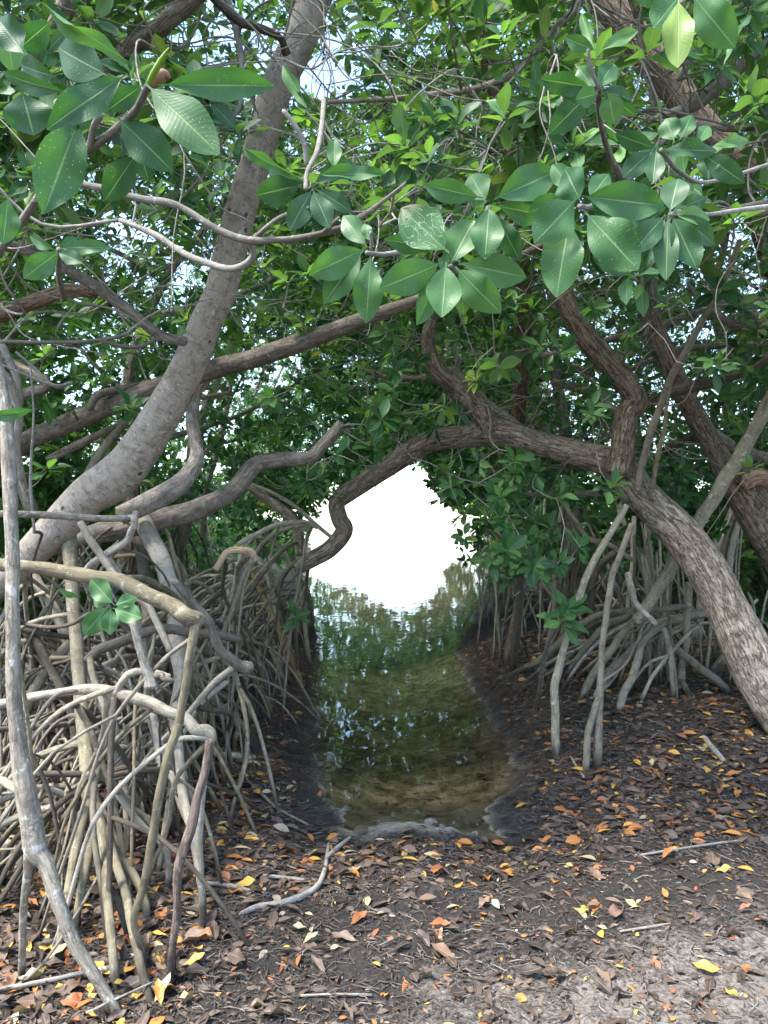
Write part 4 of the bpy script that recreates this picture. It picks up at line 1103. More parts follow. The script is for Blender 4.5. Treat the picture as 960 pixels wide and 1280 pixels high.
for ti, t in enumerate(near):
    T_ = allp[own == ti]
    if len(T_) < 3: continue
    bare = T_[rng.random(len(T_)) < 0.22] + rng.normal(0, 0.18, 3)
    both = np.vstack([T_, bare]); leafy = np.arange(len(both)) < len(T_)
    A, par, r, na, td = grow(np.array(ANCH[t.name])[::2], both, 0.28, 0.30, 0.13)
    twig_parts(t, A, par, r, na, M['twig'], M['limb'])
    # bare meandering branches between the leaves
    seeds = np.array(ANCH[t.name]); su, sv, sd = project(seeds)
    ok = np.nonzero((su > -80) & (su < 1040) & (sv > -80) & (sv < 600) & (sd > 2.6))[0]
    for b_ in range(min(90, len(ok))):
        p_ = seeds[rng.choice(ok)]; hd = unit(rng.normal(0, 1, 3) * np.array([1, 0.7, 0.5])); L_ = rng.uniform(0.7, 2.2); m_ = 7
        path = [p_]
        for _ in range(m_):
            hd = unit(hd + rng.normal(0, 0.42, 3) + np.array([0, 0.05, -0.02])); path.append(path[-1] + hd * L_ / m_)
        path = np.array(path); uu, vv, dd_ = project(path)
        if in_poly(uu, vv, GAP).any() or (dd_ < 2.3).any() or (path[:, 2] < 1.0).any() or ((vv > 430) & (dd_ < 5.2)).any() or (vv > 600).any(): continue
        r_ = rng.uniform(0.003, 0.0075)
        ex = []
        for _ in range(2):
            k_ = rng.integers(2, 6); h2 = unit(path[k_ + 1] - path[k_] + rng.normal(0, 0.08, 3)); q_ = [path[k_]]
            for _ in range(4): h2 = unit(h2 + rng.normal(0, 0.4, 3)); q_.append(q_[-1] + h2 * L_ * 0.10)
            ex.append((np.array(q_), np.linspace(r_ * 0.6, 0.002, 5)))
        limb_obj('branch', t, M[random.choice(['twig', 'root_pale', 'root_pale', 'dead_wood'])], path, np.linspace(r_, r_ * 0.35, m_ + 1), 6, 4, 0.07, 0.0, ex)
    pos = both[leafy]; n = len(pos)
    ax = light_axis(pos, td[leafy], n)
    O, Rm, Ln, Wd, Ti, _ = rosettes(pos, ax, np.where(np.linalg.norm(pos - CAM, axis=1) < 4.2, rng.uniform(0.10, 0.14, n), rng.uniform(0.09, 0.13, n)), 5, 10, 0.28)
    crown(t, O, Rm, Ln, Wd, Ti, 290, True)

# ================================================================== TREES FURTHER BACK
BACK = [  # x, y, height, lean x, label
    (-3.0, 8.6, 5.6, 0.8, 'grey stemmed mangrove just behind the root tangle on the left bank'),
    (-5.2, 9.6, 6.5, 0.3, 'mangrove farther from the water on the left, seen through gaps under the long limb'),
    (-3.4, 12.5, 6.8, 1.4, 'mangrove bending over the water behind the end of the low arching trunk'),
    (-7.5, 14.5, 8.5, 0.5, 'tall mangrove deep in the thicket behind the leaning grey trunk'),
    (-4.6, 19.0, 9.0, 1.8, 'farthest mangrove of the left bank, its crown hanging over the bright opening'),
    (2.6, 9.8, 6.0, -0.6, 'mangrove with low leaves hanging to the water on the right bank'),
    (4.9, 10.2, 6.8, -0.3, 'mangrove behind the crossed poles on the right bank'),
    (3.4, 14.0, 7.2, -1.4, 'mangrove leaning out over the creek beyond the low arching trunk, right bank'),
    (7.6, 14.5, 8.8, -0.3, 'tall mangrove deep in the thicket at the right edge'),
    (-7.5, 33.0, 11.0, 3.0, 'big distant mangrove over the left of the bright opening'),
    (-8.8, 46.0, 13.5, 4.2, 'last tall mangrove on the left point where the lagoon opens'),
    (8.4, 32.0, 11.0, -3.0, 'big distant mangrove over the right of the bright opening'),
    (10.0, 43.0, 13.5, -4.0, 'last tall mangrove on the right point where the lagoon opens'),
    (-13.0, 64.0, 17.0, 5.0, 'faint mangrove crown farthest away on the left side of the opening'),
    (14.5, 60.0, 17.0, -5.0, 'faint mangrove crown farthest away on the right side of the opening'),
    (-19.0, 104.0, 22.0, 8.0, 'remotest broad crown at the far end of the channel, meeting the arch from the left'),
    (19.5, 108.0, 22.0, -8.0, 'remotest broad crown at the far end of the channel, meeting the arch from the right'),
    (5.4, 20.5, 9.2, -1.6, 'farthest mangrove of the right bank, where the creek meets the lagoon'),
]
def keep_D(px, py, d):
    base = 640 + 925 * (1.7 - 0.35) / d * 0.8
    low = np.interp(px, [-400, 0, 120, 260, 340, 400, 480, 530, 560, 620, 760, 1300], [650, 640, 640, 650, 690, 640, 590, 575, 660, 720, 720, 690])
    return 1 / (1 + np.exp((py - np.minimum(low, base)) / 10))
ptsD = sample(42000, (-420, 1380), (-420, 735), (8.6, 21.0), keep_D, 1.35)
def keep_E(px, py, d):
    low = np.interp(px, [100, 330, 385, 440, 500, 540, 600, 700, 900], [660, 655, 622, 602, 575, 572, 616, 670, 670])
    return 1 / (1 + np.exp((py - low + 8) / 6)) * np.exp(-((px - 480) / 300) ** 2)
ptsD = np.vstack([ptsD, sample(9000, (330, 670), (120, 630), (9, 24), keep_D)])
nD = len(ptsD)
ptsD = np.vstack([ptsD, sample(30000, (90, 860), (340, 680), (25, 72), keep_E, 0.9)])
nE = len(ptsD)
def keep_F(px, py, d):
    low = np.interp(px, [250, 385, 440, 500, 540, 560, 620, 700], [640, 621, 606, 578, 592, 640, 650, 650])
    return (py < low - 4) * 1.0
ptsD = np.vstack([ptsD, sample(8500, (300, 680), (455, 655), (86, 126), keep_F, 0.9)])
sizeD = np.concatenate([rng.uniform(0.11, 0.16, nD), rng.uniform(0.24, 0.36, nE - nD), rng.uniform(0.6, 0.9, len(ptsD) - nE)])
stem = np.array([(b[0], b[1]) for b in BACK])
own = np.linalg.norm(ptsD[:, None, :2] - stem[None], axis=2).argmin(1)
for bi, (x, y, hgt, lean, label) in enumerate(BACK):
    t = tree_empty(label, x, y, 'mangroves lining the creek behind')
    z0 = float(ground_z(x, y)) + 0.9
    n = 7; s = np.linspace(0, 1, n)
    w = rng.normal(0, 0.13, (n, 2)).cumsum(0)
    tp = np.column_stack([x + lean * s ** 1.4 + w[:, 0], y + w[:, 1] * 1.2, z0 + (hgt - z0) * s])
    limb_obj('trunk', t, M[random.choice(['bark_grey', 'bark_brown', 'limb'])], tp, np.linspace(0.11, 0.035, n) * max(1, y / 30), 9, 4, 0.07)
    anch = list(catmull(tp, 4))
    for k in range(5):
        a0 = tp[1 + k]; az = rng.uniform(0, 6.28); l = rng.uniform(1.2, 2.4); q = np.linspace(0, 1, 5)
        bp = np.column_stack([a0[0] + math.cos(az) * l * q, a0[1] + math.sin(az) * l * q, a0[2] + 0.5 * l * q ** 1.5]) + rng.normal(0, 0.06, (5, 3)).cumsum(0)
        limb_obj('branch', t, M['limb'], bp, np.linspace(0.045, 0.018, 5), 7, 3, 0.07)
        anch += list(catmull(bp, 3))
    for k in range(14 if y < 13 else 9):
        az = rng.uniform(0, 6.28); l = rng.uniform(0.5, 1.9)
        e = (x + math.cos(az) * l, y + math.sin(az) * l)
        if float(water_inside(*e)) > 0.5: continue
        st = np.array([x, y, z0 + rng.uniform(-0.1, 0.8)])
        r_ = rng.uniform(0.012, 0.024)
        arch_root(t, st, e, rng.uniform(0, 0.3), r_ * 1.1, r_ * 0.8, random.choice(ROOT_MATS), int(rng.random() < 0.5), 6, 8)
    T_ = ptsD[own == bi]
    if len(T_) < 5: continue
    core = T_[::3]
    A, par, r, na, td0 = grow(np.array(anch)[::2], core, 0.7, 0.25, 0.12)
    nearest = np.array([np.argmin(((core - q_) ** 2).sum(1)) for q_ in T_])
    td = td0[nearest]
    T_ = T_ + (core[nearest] - T_) * 0.35
    twig_parts(t, A, par, r, na, M['twig_dark'], M['limb'], 0.014, 3, 14)
    n = len(T_)
    ax = light_axis(T_, td, n)
    O, Rm, Ln, Wd, Ti, _ = rosettes(T_, ax, sizeD[own == bi], 5, 9, 0.3)
    V, f, at = leaf_mass(O - np.array(t.location), Rm, Ln, Wd, np.clip(np.where(Ti > 0.6, Ti, Ti * 0.72) if y < 22 else np.minimum(Ti, 0.6) * 0.5, 0, 1))  # tint darkened with distance, standing in for backlit shade and dark reflections
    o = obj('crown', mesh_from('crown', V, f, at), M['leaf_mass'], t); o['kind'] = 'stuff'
# the wood that closes in behind and beside them
pw = []
for (x0, x1, y0, y1, z0, z1, n) in ((-26, -8.5, 12, 25, 0.2, 9, 2600), (8.5, 26, 12, 25, 0.2, 9, 2600), (-7, -4.6, 16, 25, 0.2, 3, 500), (5.0, 8.0, 16, 26, 0.2, 3, 500), (-8, -4.2, 3.6, 12, 0.6, 5, 1200), (4.8, 9, 5.0, 12, 0.5, 5, 1200), (-6, -0.5, 0.5, 1, 0.15, 1.15, 0), (-9, -4, 9, 16, 0.5, 3, 1500), (4.5, 10, 9, 16, 0.5, 3, 1500)):
    pw.append(np.column_stack([rng.uniform(x0, x1, n), rng.uniform(y0, y1, n), rng.uniform(z0, z1, n)]))
for sgn, EY, EX in ((-1, LY, LX), (1, RY, RX)):
    yy = rng.uniform(13, 130, 1500) ; xx = np.interp(yy, EY, EX) + sgn * (0.3 + rng.random(1500) * (3 + yy * 0.12))
    ok = (sgn < 0) | (yy < 15) | (yy > 60) | (rng.random(1500) < 0.3)
    pw.append(np.column_stack([xx, yy, rng.uniform(0.15, 1.25, 1500) + 0.006 * yy])[ok])
pw = np.vstack(pw)
qx, qy, _ = project(pw)
pw = pw[~in_poly(qx, qy, GAP) & (water_inside(pw[:, 0], pw[:, 1]) < 0.3)]
O, Rm, Ln, Wd, Ti, _ = rosettes(pw, light_axis(pw, rng.normal(0, 0.4, pw.shape), len(pw)), rng.uniform(0.16, 0.24, len(pw)) * np.maximum(1, pw[:, 1] / 32), 5, 8)
V, f, at = leaf_mass(O, Rm, Ln, Wd, Ti)
tag(obj('undergrowth', mesh_from('undergrowth', V, f, at), M['leaf_mass']), 'deep green mangrove foliage closing in behind the nearer trees', 'undergrowth', kind='stuff')

# ================================================================== LEAFY SPRAYS CLOSE TO THE CAMERA
def spray(label, root_px, d, twigs, leaves, name='leafy_branch', cat='branch', mat='twig'):
    """twigs: [(pixels with widths, d0, d1)]; leaves: (base, tip, width px, tint, dz, roll[, hi variant])"""
    b = P(root_px[0], root_px[1], d)
    t = empty(name, b, label, cat, 'leafy sprays hanging into view' if name == 'leafy_branch' else 'young mangrove sprouts')
    for pix, d0, d1 in twigs:
        pts, rad = trace(pix, d0, d1)
        limb_obj('twig', t, M[mat], pts, rad, 8, 5, 0.08)
    for i, lf in enumerate(leaves):
        (bx, by), (tx, ty), w, tint, dd = lf[:5]
        dz = lf[5] if len(lf) > 5 else rng.uniform(-0.35, 0.25)
        roll = math.radians(lf[6] if len(lf) > 6 else rng.uniform(-28, 28))
        db = d + dd
        lpx = math.hypot(tx - bx, ty - by)
        o = P(bx, by, db); e = P(tx, ty, db + dz * lpx / F * db)
        Y = e - o; ln = np.linalg.norm(Y); Y = Y / ln
        view = unit(CAM - o)
        Z = unit(view - Y * view.dot(Y)); X = np.cross(Y, Z)
        X2 = X * math.cos(roll) + Z * math.sin(roll); Z2 = np.cross(X2, Y)
        wid = w / F * db / max(0.5, math.cos(roll))
        wf = wid / (0.44 * ln)
        leaf_obj(t, o, np.stack([X2, Y, Z2], -1), ln, wf, tint, int(rng.integers(0, 9)) if len(lf) < 8 else lf[7], 'leaf' if len(lf) < 9 else lf[8], hi=True)
    return t

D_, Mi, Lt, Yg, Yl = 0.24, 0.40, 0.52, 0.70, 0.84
top_left = spray('spray of large blue-green leaves with a pointed green bud in the upper left corner', (187, 105), 1.05,
    [([(187, 104, 9), (178, 122, 10), (170, 137, 10), (150, 158, 11), (132, 172, 11), (112, 185, 12), (95, 196, 12), (60, 230, 11), (10, 300, 10), (-60, 380, 10)], 1.05, 1.5),
     ([(126, 143, 9), (118, 158, 9), (112, 185, 9)], 1.12, 1.18)],
    [((211, 106), (343, 107), 36, Mi, 0.0, 0.1, 10), ((190, 112), (272, 189), 52, Mi, -0.02, -0.2, 8, 1, 'leaf_speckled'), ((150, 98), (59, 159), 38, D_, 0.02, -0.3, -12), ((131, 92), (61, 55), 48, D_, 0.06, 0.1, 5),
     ((76, 113), (-6, 96), 22, D_, 0.05, 0.0, 20), ((28, 117), (42, 169), 54, D_, 0.08, 0.1, 0), ((97, 154), (54, 266), 54, Mi, 0.0, -0.1, -6, 4, 'leaf_speckled'), ((152, 152), (213, 208), 46, D_, 0.06, 0.1, 10), ((166, 80), (46, 6), 15, 0.56, -0.03, -0.2, 40),
     ((66, 95), (18, 82), 32, D_, 0.09, 0.2, 15), ((176, 108), (134, 138), 26, D_, 0.05, 0.2, 0), ((168, 196), (130, 252), 36, D_, 0.10, 0.2, 0), ((30, 66), (-6, 20), 36, D_, 0.12, 0.1, 10), ((10, 250), (4, 305), 30, Lt, 0.10, 0.0, 10),
     ((170, 172), (186, 228), 30, D_, 0.12, 0.3, 0), ((120, 150), (70, 150), 24, D_, 0.1, 0.2, 10), ((62, 28), (25, 60), 30, D_, 0.14, 0.2, 10), ((8, 34), (16, 90), 36, Yg, 0.2, 0.2, 0), ((40, 512), (-20, 524), 16, Mi, 0.3, 0.1, 20)])
bd, br_ = trace([(186, 104, 7), (192, 92, 9), (200, 78, 8), (206, 68, 5), (211, 60, 1.5)], 1.05, 1.0)
limb_obj('bud', top_left, M['bud'], bd, br_, 8, 4, 0.03)
bd, br_ = trace([(187, 108, 10), (196, 98, 18), (206, 94, 14), (212, 97, 4)], 1.09, 1.09)
limb_obj('seed_pod', top_left, M['pod'], bd, br_, 10, 4, 0.05)
spray('small four-leaved spray lying over the brown limb at the left edge', (74, 312), 1.9,
    [([(74, 312, 7), (73, 330, 7), (74, 350, 7), (80, 372, 8)], 1.9, 3.3)],
    [((72, 316), (29, 348), 28, Mi, 0, -0.1, 0), ((78, 310), (137, 306), 17, Mi, 0, 0.1, 20), ((66, 311), (31, 295), 14, Mi, 0, 0.1, 20), ((74, 316), (103, 328), 18, D_, 0, -0.1, 15), ((77, 308), (96, 296), 12, D_, 0.02, 0.2, 10)])

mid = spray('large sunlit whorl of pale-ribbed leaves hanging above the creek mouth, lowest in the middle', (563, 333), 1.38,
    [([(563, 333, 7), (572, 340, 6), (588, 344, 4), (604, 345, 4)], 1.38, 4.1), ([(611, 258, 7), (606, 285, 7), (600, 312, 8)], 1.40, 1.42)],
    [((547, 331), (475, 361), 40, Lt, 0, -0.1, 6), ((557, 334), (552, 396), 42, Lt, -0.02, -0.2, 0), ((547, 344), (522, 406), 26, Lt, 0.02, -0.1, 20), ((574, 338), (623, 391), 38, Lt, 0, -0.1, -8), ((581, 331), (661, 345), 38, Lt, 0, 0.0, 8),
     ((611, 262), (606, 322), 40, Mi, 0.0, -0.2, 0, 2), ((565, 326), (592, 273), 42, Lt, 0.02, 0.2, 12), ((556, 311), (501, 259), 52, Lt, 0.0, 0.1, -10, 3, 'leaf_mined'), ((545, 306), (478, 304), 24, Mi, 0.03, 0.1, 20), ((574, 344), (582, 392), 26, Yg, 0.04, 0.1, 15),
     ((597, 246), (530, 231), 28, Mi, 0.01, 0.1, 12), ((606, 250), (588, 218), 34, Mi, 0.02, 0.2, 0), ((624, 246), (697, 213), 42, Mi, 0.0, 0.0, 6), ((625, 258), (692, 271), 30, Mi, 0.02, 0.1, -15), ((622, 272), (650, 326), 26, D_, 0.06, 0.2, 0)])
spray('cluster of broad leaves with one dark upright leaf, right of the middle whorl', (725, 258), 1.30,
    [([(725, 258, 7), (738, 258, 6), (756, 246, 4), (772, 228, 4)], 1.30, 3.4)],
    [((717, 252), (673, 298), 48, Mi, -0.02, -0.2, 0), ((711, 280), (695, 363), 48, Mi, 0.0, -0.2, -6, 0), ((736, 246), (831, 257), 44, Mi, 0.0, -0.1, 5), ((736, 270), (798, 337), 52, Mi, 0.0, -0.2, 8, 7, 'leaf_speckled'), ((724, 248), (706, 211), 38, D_, 0.0, 0.2, 25),
     ((738, 246), (762, 216), 26, Mi, 0.04, 0.2, 10), ((705, 245), (662, 268), 26, Mi, 0.03, 0.2, 15), ((740, 252), (778, 275), 22, D_, 0.04, 0.2, -20), ((715, 235), (690, 205), 24, Mi, 0.05, 0.3, 0), ((700, 284), (680, 320), 20, Yg, 0.05, 0.2, 10)])
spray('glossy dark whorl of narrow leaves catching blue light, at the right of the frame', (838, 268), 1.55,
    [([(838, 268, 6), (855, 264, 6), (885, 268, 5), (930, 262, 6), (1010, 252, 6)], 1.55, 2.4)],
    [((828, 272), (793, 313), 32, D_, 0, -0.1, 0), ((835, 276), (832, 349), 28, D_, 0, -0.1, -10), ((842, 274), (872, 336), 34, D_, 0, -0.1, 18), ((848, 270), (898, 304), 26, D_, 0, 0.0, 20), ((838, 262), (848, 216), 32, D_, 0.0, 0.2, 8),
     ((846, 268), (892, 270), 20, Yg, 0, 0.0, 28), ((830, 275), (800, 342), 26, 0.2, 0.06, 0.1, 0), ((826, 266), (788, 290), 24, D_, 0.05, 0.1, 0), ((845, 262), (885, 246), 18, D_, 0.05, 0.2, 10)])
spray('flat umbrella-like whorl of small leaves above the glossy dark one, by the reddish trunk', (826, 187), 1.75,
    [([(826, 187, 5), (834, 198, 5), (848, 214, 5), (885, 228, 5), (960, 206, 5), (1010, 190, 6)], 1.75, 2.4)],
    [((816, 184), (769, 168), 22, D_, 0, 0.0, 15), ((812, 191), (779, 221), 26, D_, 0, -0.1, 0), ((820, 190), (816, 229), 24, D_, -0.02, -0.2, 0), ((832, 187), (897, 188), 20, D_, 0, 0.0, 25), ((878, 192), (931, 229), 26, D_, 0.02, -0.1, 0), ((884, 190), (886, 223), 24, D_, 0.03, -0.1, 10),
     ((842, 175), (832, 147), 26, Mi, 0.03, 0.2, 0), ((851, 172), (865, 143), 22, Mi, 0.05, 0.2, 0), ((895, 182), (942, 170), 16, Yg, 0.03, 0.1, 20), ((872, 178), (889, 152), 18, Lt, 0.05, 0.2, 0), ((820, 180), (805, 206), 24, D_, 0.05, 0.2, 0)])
spray('three large leaves hanging from the top edge, one of them yellow-green and spotted', (852, -4), 1.25,
    [([(852, 4, 8), (858, -12, 8), (880, -40, 9), (930, -80, 10)], 1.25, 1.5)],
    [((848, 4), (848, 78), 37, Yl, -0.02, -0.2, 4), ((869, -2), (918, 56), 42, Lt, 0, -0.1, 6), ((850, -6), (817, 34), 38, Lt, 0, -0.1, -8), ((846, -10), (790, -8), 30, Mi, 0.02, 0.1, 0), ((905, 80), (935, 10), 10, Mi, 0.2, 0.2, 40)])
spray('loose spray of upright narrow leaves near the top, right of the middle', (750, 112), 1.7,
    [([(750, 112, 7), (748, 130, 7), (752, 160, 7), (765, 200, 8), (790, 240, 8)], 1.7, 2.4), ([(750, 112, 5), (740, 90, 5), (735, 62, 4)], 1.7, 1.66)],
    [((744, 62), (726, 16), 12, 0.62, 0, 0.2, 20), ((752, 62), (798, 37), 16, Yg, 0, 0.1, 25), ((742, 62), (705, 48), 18, Mi, 0, 0.1, 10), ((735, 108), (676, 100), 26, D_, 0.02, 0.0, 20), ((742, 112), (722, 82), 22, Mi, 0.02, 0.2, 0), ((748, 108), (768, 78), 26, Mi, 0, 0.2, 0),
     ((745, 118), (720, 124), 24, Mi, -0.02, -0.2, 0), ((752, 115), (793, 120), 18, D_, 0.03, 0, 30), ((735, 118), (690, 166), 32, D_, 0.04, 0.1, 10), ((760, 118), (768, 154), 28, Yg, 0.03, 0.1, 0), ((756, 112), (792, 150), 20, D_, 0.05, 0.1, -30)])
spray('pair of overlapping green leaves beside a single pale leaf, left of the middle whorl', (455, 315), 1.5,
    [([(458, 316, 6), (480, 318, 6), (510, 312, 7), (545, 300, 7), (600, 290, 8)], 1.5, 1.7), ([(464, 312, 4), (464, 300, 4), (463, 290, 3)], 1.5, 1.48)],
    [((451, 313), (387, 344), 36, Lt, 0, -0.1, 5), ((450, 318), (404, 376), 34, Mi, 0.02, 0.0, -10), ((463, 324), (458, 399), 36, Lt, 0, -0.1, 0), ((456, 305), (425, 265), 26, Mi, 0.03, 0.2, 0), ((462, 300), (455, 278), 14, Lt, 0.02, 0.1, 0)])
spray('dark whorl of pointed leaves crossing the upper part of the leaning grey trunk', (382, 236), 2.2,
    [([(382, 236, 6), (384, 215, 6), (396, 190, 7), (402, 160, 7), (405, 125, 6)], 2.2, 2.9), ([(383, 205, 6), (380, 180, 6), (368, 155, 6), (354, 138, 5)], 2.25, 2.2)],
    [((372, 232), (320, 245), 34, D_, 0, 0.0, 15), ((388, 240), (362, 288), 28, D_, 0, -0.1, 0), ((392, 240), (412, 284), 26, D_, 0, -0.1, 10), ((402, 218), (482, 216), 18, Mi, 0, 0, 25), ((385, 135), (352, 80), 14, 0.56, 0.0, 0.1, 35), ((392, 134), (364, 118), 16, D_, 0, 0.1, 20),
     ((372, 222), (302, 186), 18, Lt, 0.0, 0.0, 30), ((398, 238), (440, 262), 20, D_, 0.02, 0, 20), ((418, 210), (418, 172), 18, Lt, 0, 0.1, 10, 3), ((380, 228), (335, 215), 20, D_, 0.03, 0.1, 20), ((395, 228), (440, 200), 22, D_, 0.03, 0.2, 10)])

# sprouts low down
spray('single bright green sprout of six leaves in front of the stilt roots on the left', (138, 758), 2.2,
    [([(138, 758, 4), (120, 764, 4), (106, 770, 5), (90, 780, 5), (60, 784, 5), (20, 778, 5)], 2.2, 2.5)],
    [((140, 753), (113, 724), 25, 0.46, 0, 0.1, 10), ((134, 760), (103, 795), 26, 0.40, -0.02, -0.2, 0), ((138, 762), (137, 793), 20, 0.40, -0.02, -0.2, 0), ((144, 761), (177, 772), 24, 0.44, 0, -0.1, 10), ((145, 756), (170, 746), 16, 0.44, 0, 0.1, 15), ((132, 757), (115, 750), 12, 0.44, 0.01, 0.1, 10), ((98, 746), (71, 738), 8, 0.44, 0.02, 0.1, 40)], 'mangrove_sprout', 'sapling', 'twig_dark')
def sprout(label, px, py, d, n, size, stem_px, tints=(0.28, 0.5), leaf_len=0.125):
    top = P(px, py, d)
    t = empty('mangrove_sprout', top, label, 'sapling', 'young mangrove sprouts')
    pts, rad = trace(stem_px, d, None); pts[-1, 2] -= 0.03
    limb_obj('stem', t, M['twig'], pts, rad, 7, 4, 0.06)
    for k in range(n):
        pos = top + np.array([rng.normal(0, 1) * size, rng.normal(0, 0.6) * size, rng.normal(0, 1) * size * 0.8]) * (0 if n == 1 else 0.85)
        tw = np.array([pts[1] * 0.6 + pts[0] * 0.4, (pts[1] + pos) / 2 + rng.normal(0, 0.02, 3), pos])
        if n > 1: limb_obj('twig', t, M['twig'], tw, [0.006, 0.005, 0.004], 6, 4, 0.05)
        O, Rm, Ln, Wd, Ti, _ = rosettes(pos[None], unit(np.array([[rng.normal(0, 0.3), -0.6, 0.7]])), np.array([leaf_len]), 6, 8, 0.25)
        for a in range(len(O)):
            leaf_obj(t, O[a], Rm[a], Ln[a], Wd[a], snap_tint(rng.uniform(*tints)), int(rng.integers(0, 9)), hi=True)
sprout('leafy bush of dark green whorls standing in the gap left of the right bank roots', 655, 700, 5.3, 12, 0.22, [(655, 700, 7), (650, 760, 8), (640, 840, 9)], (0.26, 0.52), 0.14)
sprout('low sprout with one yellowish leaf, in front of the roots at the right water edge', 690, 785, 5.0, 2, 0.10, [(690, 785, 6), (680, 825, 6), (672, 880, 6)], (0.3, 0.62), 0.17)
sprout('dark bluish whorl of leaves in the fork above the arching brown trunk', 840, 606, 5.7, 3, 0.13, [(840, 606, 6), (838, 660, 6), (836, 790, 6)], (0.12, 0.34))
sprout('leafy sprig with two yellow leaves overhanging the water under the arch', 640, 650, 6.2, 8, 0.25, [(640, 650, 7), (650, 720, 8), (640, 825, 8)], (0.3, 0.78), 0.14)
sprout('tiny green sprout among the far roots on the left bank', 368, 772, 5.6, 1, 0.1, [(368, 772, 4), (370, 800, 4), (372, 850, 4)])

# ================================================================== THE FOREST FLOOR
DT = {'brown': (0.12, 0.26), 'rust': (0.36, 0.50), 'orange': (0.54, 0.68), 'yellow': (0.74, 0.86), 'pale': (0.94, 1.0), 'dark': (0.02, 0.14)}
DTS = {k: [v[0], (v[0] + v[1]) / 2, v[1]] for k, v in DT.items()}
def fallen(p, colour, length, az=None, tilt=0.28, label=None, group=None, hi=True, width=1.0):
    az = rng.uniform(0, 6.28) if az is None else az
    e = 0.06
    nrm = unit(np.array([-(float(ground_z(p[0] + e, p[1])) - float(ground_z(p[0] - e, p[1]))) / (2 * e), -(float(ground_z(p[0], p[1] + e)) - float(ground_z(p[0], p[1] - e))) / (2 * e), 1.0]) + np.append(rng.normal(0, tilt, 2), 0))
    Y = np.array([math.cos(az), math.sin(az), 0.0]); Y = unit(Y - nrm * Y.dot(nrm)); X = np.cross(Y, nrm)
    o = leaf_obj(None, p - Y * length * 0.5 + np.array([0, 0, 0.012 + 0.05 * length]), np.stack([X, Y, nrm], -1), length, width, random.choice(DTS[colour]), int(rng.integers(20, 28)), 'dead_leaf', hi, 'fallen_leaf')
    return tag(o, label, 'leaf', group)
HERO = [  # px, py, colour, length m, azimuth deg, label
    (240, 1183, 'rust', 0.115, 8, 'large rust-orange fallen leaf at the foot of the split brown root'),
    (243, 1207, 'yellow', 0.075, 25, 'bright yellow fallen leaf just in front of the large rust-orange one'),
    (200, 1250, 'yellow', 0.085, 110, 'upright yellow-olive leaf beside the foot of the pale root, bottom left'),
    (95, 1258, 'rust', 0.10, 5, 'reddish fallen leaf between the two nearest root feet, bottom left'),
    (45, 1256, 'brown', 0.12, 25, 'big flat brown leaf in the bottom left corner'),
    (85, 1240, 'brown', 0.12, 40, 'big curled brown leaf touching the nearest pale root'),
    (15, 1275, 'pale', 0.10, 120, 'pale greenish-grey leaf cut by the bottom left corner'),
    (605, 1133, 'rust', 0.075, 40, 'rust-coloured leaf standing out on the mud below the middle of the shore'),
    (548, 1163, 'rust', 0.085, 10, 'dull rust leaf lying where the pale sandy mud begins'),
    (635, 1097, 'orange', 0.07, 150, 'orange leaf on the strandline in front of the creek'),
    (608, 1100, 'orange', 0.08, 60, 'bright orange leaf at the densest spot of the strandline'),
    (652, 1008, 'yellow', 0.085, 20, 'yellow leaf at the right end of the sandy shore'),
    (680, 988, 'orange', 0.07, 0, 'orange leaf on wet mud below the nearest right bank root'),
    (728, 1142, 'yellow', 0.075, 5, 'yellow-green leaf alone on the dark mud right of centre'),
    (835, 1073, 'orange', 0.08, 30, 'curled orange leaf on bare mud at the right'),
    (905, 1090, 'yellow', 0.08, 12, 'yellow leaf on bare mud near the right edge'),
    (832, 1122, 'orange', 0.05, 85, 'small upright orange leaf at the right, above the red one'),
    (931, 1141, 'rust', 0.055, 10, 'red leaf lying alone near the right edge'),
    (884, 1217, 'yellow', 0.085, 155, 'yellow leaf in the bottom right, folded along its rib'),
    (932, 1216, 'orange', 0.085, 5, 'ochre leaf in the bottom right corner beside the folded yellow one'),
    (818, 1204, 'rust', 0.045, 20, 'small round tan leaf alone on the bottom right sand'),
    (587, 1242, 'rust', 0.06, 15, 'dull red leaf on the pale sand at the bottom'),
    (915, 972, 'orange', 0.09, 0, 'orange-brown leaf on the right bank near the trunk foot'),
    (815, 957, 'pale', 0.06, 60, 'pale cream leaf among darker litter on the right bank'),
    (790, 1135, 'pale', 0.055, 120, 'whitish crumpled leaf on dark mud right of centre'),
    (482, 1246, 'yellow', 0.045, 80, 'small round yellow leaf at the bottom centre'),
    (388, 1180, 'pale', 0.065, 35, 'greyish-white leaf below the curved stick'),
    (385, 1080, 'orange', 0.085, 10, 'orange leaf just left of the curved stick tip'),
    (355, 1000, 'pale', 0.06, 15, 'pale leaf beside the straight thin stick near the left shore'),
    (450, 886, 'rust', 0.06, 10, 'reddish leaf floating on the water near the left bank'),
    (605, 975, 'yellow', 0.07, 100, 'yellow-green leaf lying under the shallow water at the right'),
]
for px, py, c, l, az, lab in HERO:
    p = G(px, py)
    if 'floating' in lab: p[2] = 0.004
    az = math.radians(az)
    fallen(p, c, l, az, 0.15, lab)

